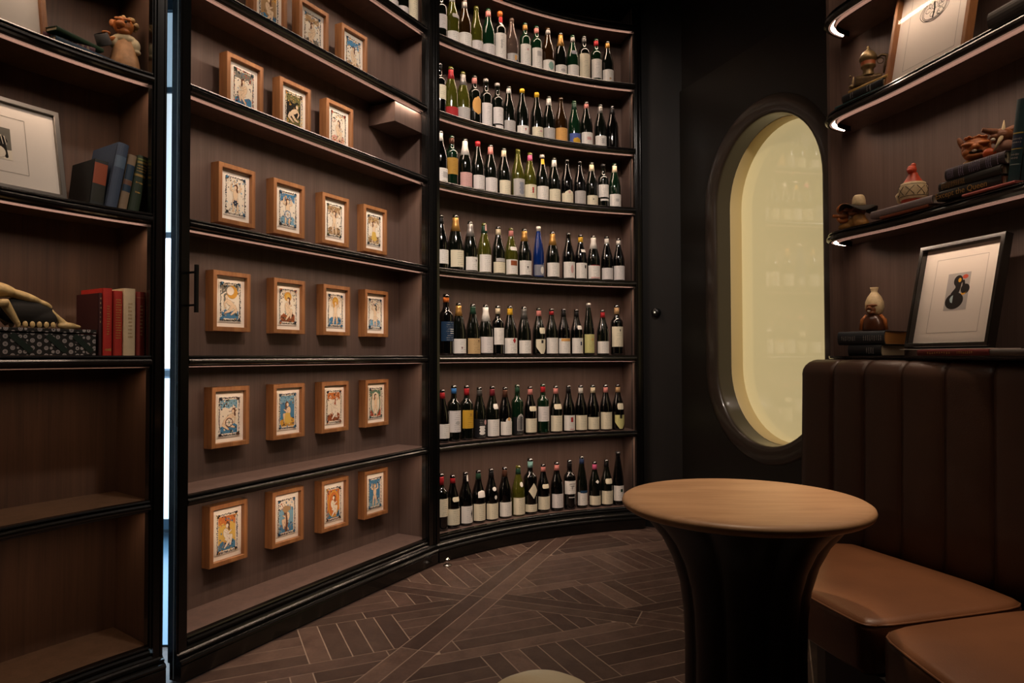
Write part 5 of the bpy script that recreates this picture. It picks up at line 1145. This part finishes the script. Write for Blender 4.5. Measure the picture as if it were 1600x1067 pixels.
def troll_head(M, lab):
    t = fig('troll_figurine', M, lab)
    b = MB(); b.ball((0, 0, .038), (.028, .024, .029)); b.ball((-.014, -.018, .046), (.014, .008, .005)); b.ball((.013, -.018, .046), (.014, .008, .005)); b.ball((0, -.024, .038), (.008, .007, .007)); b.ball((0, -.018, .020), (.020, .009, .006)); b.ball((-.018, -.016, .028), (.008, .008, .008)); b.ball((.018, -.016, .028), (.008, .008, .008))
    for i in range(7): b.ball((-.018+.006*i, -.008, .062+.002*math.sin(i*2)), (.0045, .012, .0035), n=10, k=6)
    remesh(b.build('head', CLAY, t, M=M), .0016, 1)
    b = MB(); b.ball((0, -.0225, .0285), (.013, .005, .0030)); b.build('mouth', DARKC, t, M=M)
    b = MB(); b.ball((-.002, -.0265, .0295), (.005, .003, .003)); b.build('teeth', TOOTH, t, M=M)
    for sx in (-1, 1):
        b = MB(); b.ball((sx*.028, .002, .056), (.006, .004, .015), M=Matrix.Rotation(sx*.35, 3, 'Y')); b.build('ear', CLAYB, t, M=M)
    b = MB(); b.ball((0, 0, .009), (.020, .017, .010)); b.ball((-.014, -.012, .006), (.011, .010, .006)); b.ball((.013, -.012, .006), (.011, .010, .006)); remesh(b.build('body', mat('ochre_clay', 'a0743a', .55), t, M=M), .002)
    return t
troll_head(LM(RF, 1531, .075, zt, .75) @ Matrix.Diagonal((1.4, 1.4, 1.4, 1)), 'round headed grinning clay troll, left of the two on the book stack')
M = LM(RF, 1568, .080, zt, .9) @ Matrix.Diagonal((1.35, 1.35, 1.35, 1)); t = fig('troll_figurine', M, 'long nosed clay troll holding an orange ball, right one on book stack')
b = MB(); b.ball((.008, 0, .018), (.024, .020, .019)); b.ball((.012, -.008, .024), (.018, .016, .016)); remesh(b.build('body', mat('dusty_rose_clay', '8a5f4a', .6, var=.3, vscale=(40, 40, 40)), t, M=M), .002)
b = MB(); b.ball((.004, -.002, .050), (.022, .019, .018)); b.tube([(-.008, -.010, .058), (-.022, -.016, .062), (-.034, -.018, .066)], [.009, .0065, .005], 10); b.ball((-.012, -.012, .048), (.009, .009, .006)); b.tube([(.016, 0, .060), (.026, .0, .066), (.034, .0, .070)], [.009, .007, .003], 10); remesh(b.build('head', CLAYB, t, M=M), .0016, 1)
b = MB(); b.tube([(.002, -.016, .046), (.006, -.012, .066), (.008, -.006, .084)], [.005, .0035, .0008], 10); b.tube([(.002, -.016, .046), (-.006, -.022, .030), (-.014, -.022, .014)], [.005, .003, .0015], 10); b.build('horn', CREAMC, t, M=M)
b = MB(); b.ball((-.014, -.020, .041), (.0045, .003, .0035)); b.build('tooth', TOOTH, t, M=M)
b = MB(); b.ball((-.020, -.012, .013), (.013, .012, .0125)); b.build('ball', mat('orange_glaze', 'c2521f', .35), t, M=M)

# ---- ledge above the banquette
z = LEDGE+.001; G6 = 'books on the ledge above the banquette'
def ledge_book(u, off, th, h, d, yaw, zz, cover, lab, **k):
    M = LM(RF, u, off, zz, yaw) @ LIE(h, th); return book(M, th, h, d, cover, lab, group=G6, **k)
ledge_book(1371, .115, .040, .125, .16, .32, z, '171a1d', 'black bound book at the bottom left on the ledge', glyphs=[(.55, .8, 4, .5)], ink='silver')
ledge_book(1365, .115, .050, .175, .165, .36, z+.0405, '262c31', 'blue black book with orange page edges under the turbaned figure', glyphs=[(.08, .4, 8, .3), (.55, .95, 9, .35)], pages=PAGESO, ink='silver')
M = LM(RF, 1487, .055, z, .0, ho=.055-.065) @ LIE(.27, .0195); book(M, .0195, .27, .13, '5e1c18', 'dark red book lying under the black framed print', glyphs=[(.15, .5, 10, .2), (.58, .8, 8, .35)], group=G6)
b = MB(); Mt = LM(RF, 1500, .050, z+.0198, 0); sl = thing('magazine', Mt @ Vector((0, 0, 0)), 'thin white magazine between red book and black framed print', 'magazine')
b.box((-.02, .005, .0012), (.34, .12, .0020), bev=.0004); b.build('cover', mat('white_paper', 'd8d4cc', .5), sl, M=Mt)
M = LM(RF, 1585, .06, z, .0, ho=.06-.065) @ LIE(.20, .019); book(M, .019, .20, .13, '59534e', 'grey book lying at the far right of the ledge', group=G6, pages=PAGESG)
M = LM(RF, 1366, .09, z+.0915, .7) @ Matrix.Diagonal((1.35, 1.35, 1.35, 1)); t = fig('turbaned_figurine', M, 'brown clay figure with a tall cream turban standing on ledge books')
b = MB(); b.lathe([(.026, 0), (.027, .004), (.026, .020), (.024, .032), (.018, .042), (.010, .047), (.008, .050)], 28, rfun=lambda a, zz: 1+.12*math.cos(2*a)); b.build('body', mat('dark_glazed_clay', '4a2a18', .3, var=.3, vscale=(50, 50, 50), coat=.4), t, M=M)
for sx in (-1, 1):
    b = MB(); b.tube([(sx*.016, -.004, .042), (sx*.027, -.006, .030), (sx*.031, -.008, .003)], [.006, .006, .005], 10); b.build('arm', CLAY, t, M=M)
b = MB(); b.ball((-.004, -.008, .060), (.015, .014, .016)); b.ball((-.008, -.022, .062), (.006, .007, .005)); b.ball((-.002, -.018, .070), (.014, .006, .004)); b.ball((-.003, -.014, .050), (.010, .008, .005)); remesh(b.build('head', CLAYB, t, M=M), .0016, 1)
b = MB(); b.lathe([(.014, .046), (.020, .052), (.0235, .066), (.0225, .080), (.017, .094), (.010, .104), (.0075, .108), (.0095, .116), (.0105, .120), (.001, .119)], 28, c=(.002, .004, 0), rfun=lambda a, zz: 1+.03*math.sin(a*6)); tu = b.build('turban', CREAMC, t, M=M)
b = MB(); b.ball((-.009, -.0215, .0545), (.004, .003, .0035)); b.build('tooth', TOOTH, t, M=M)
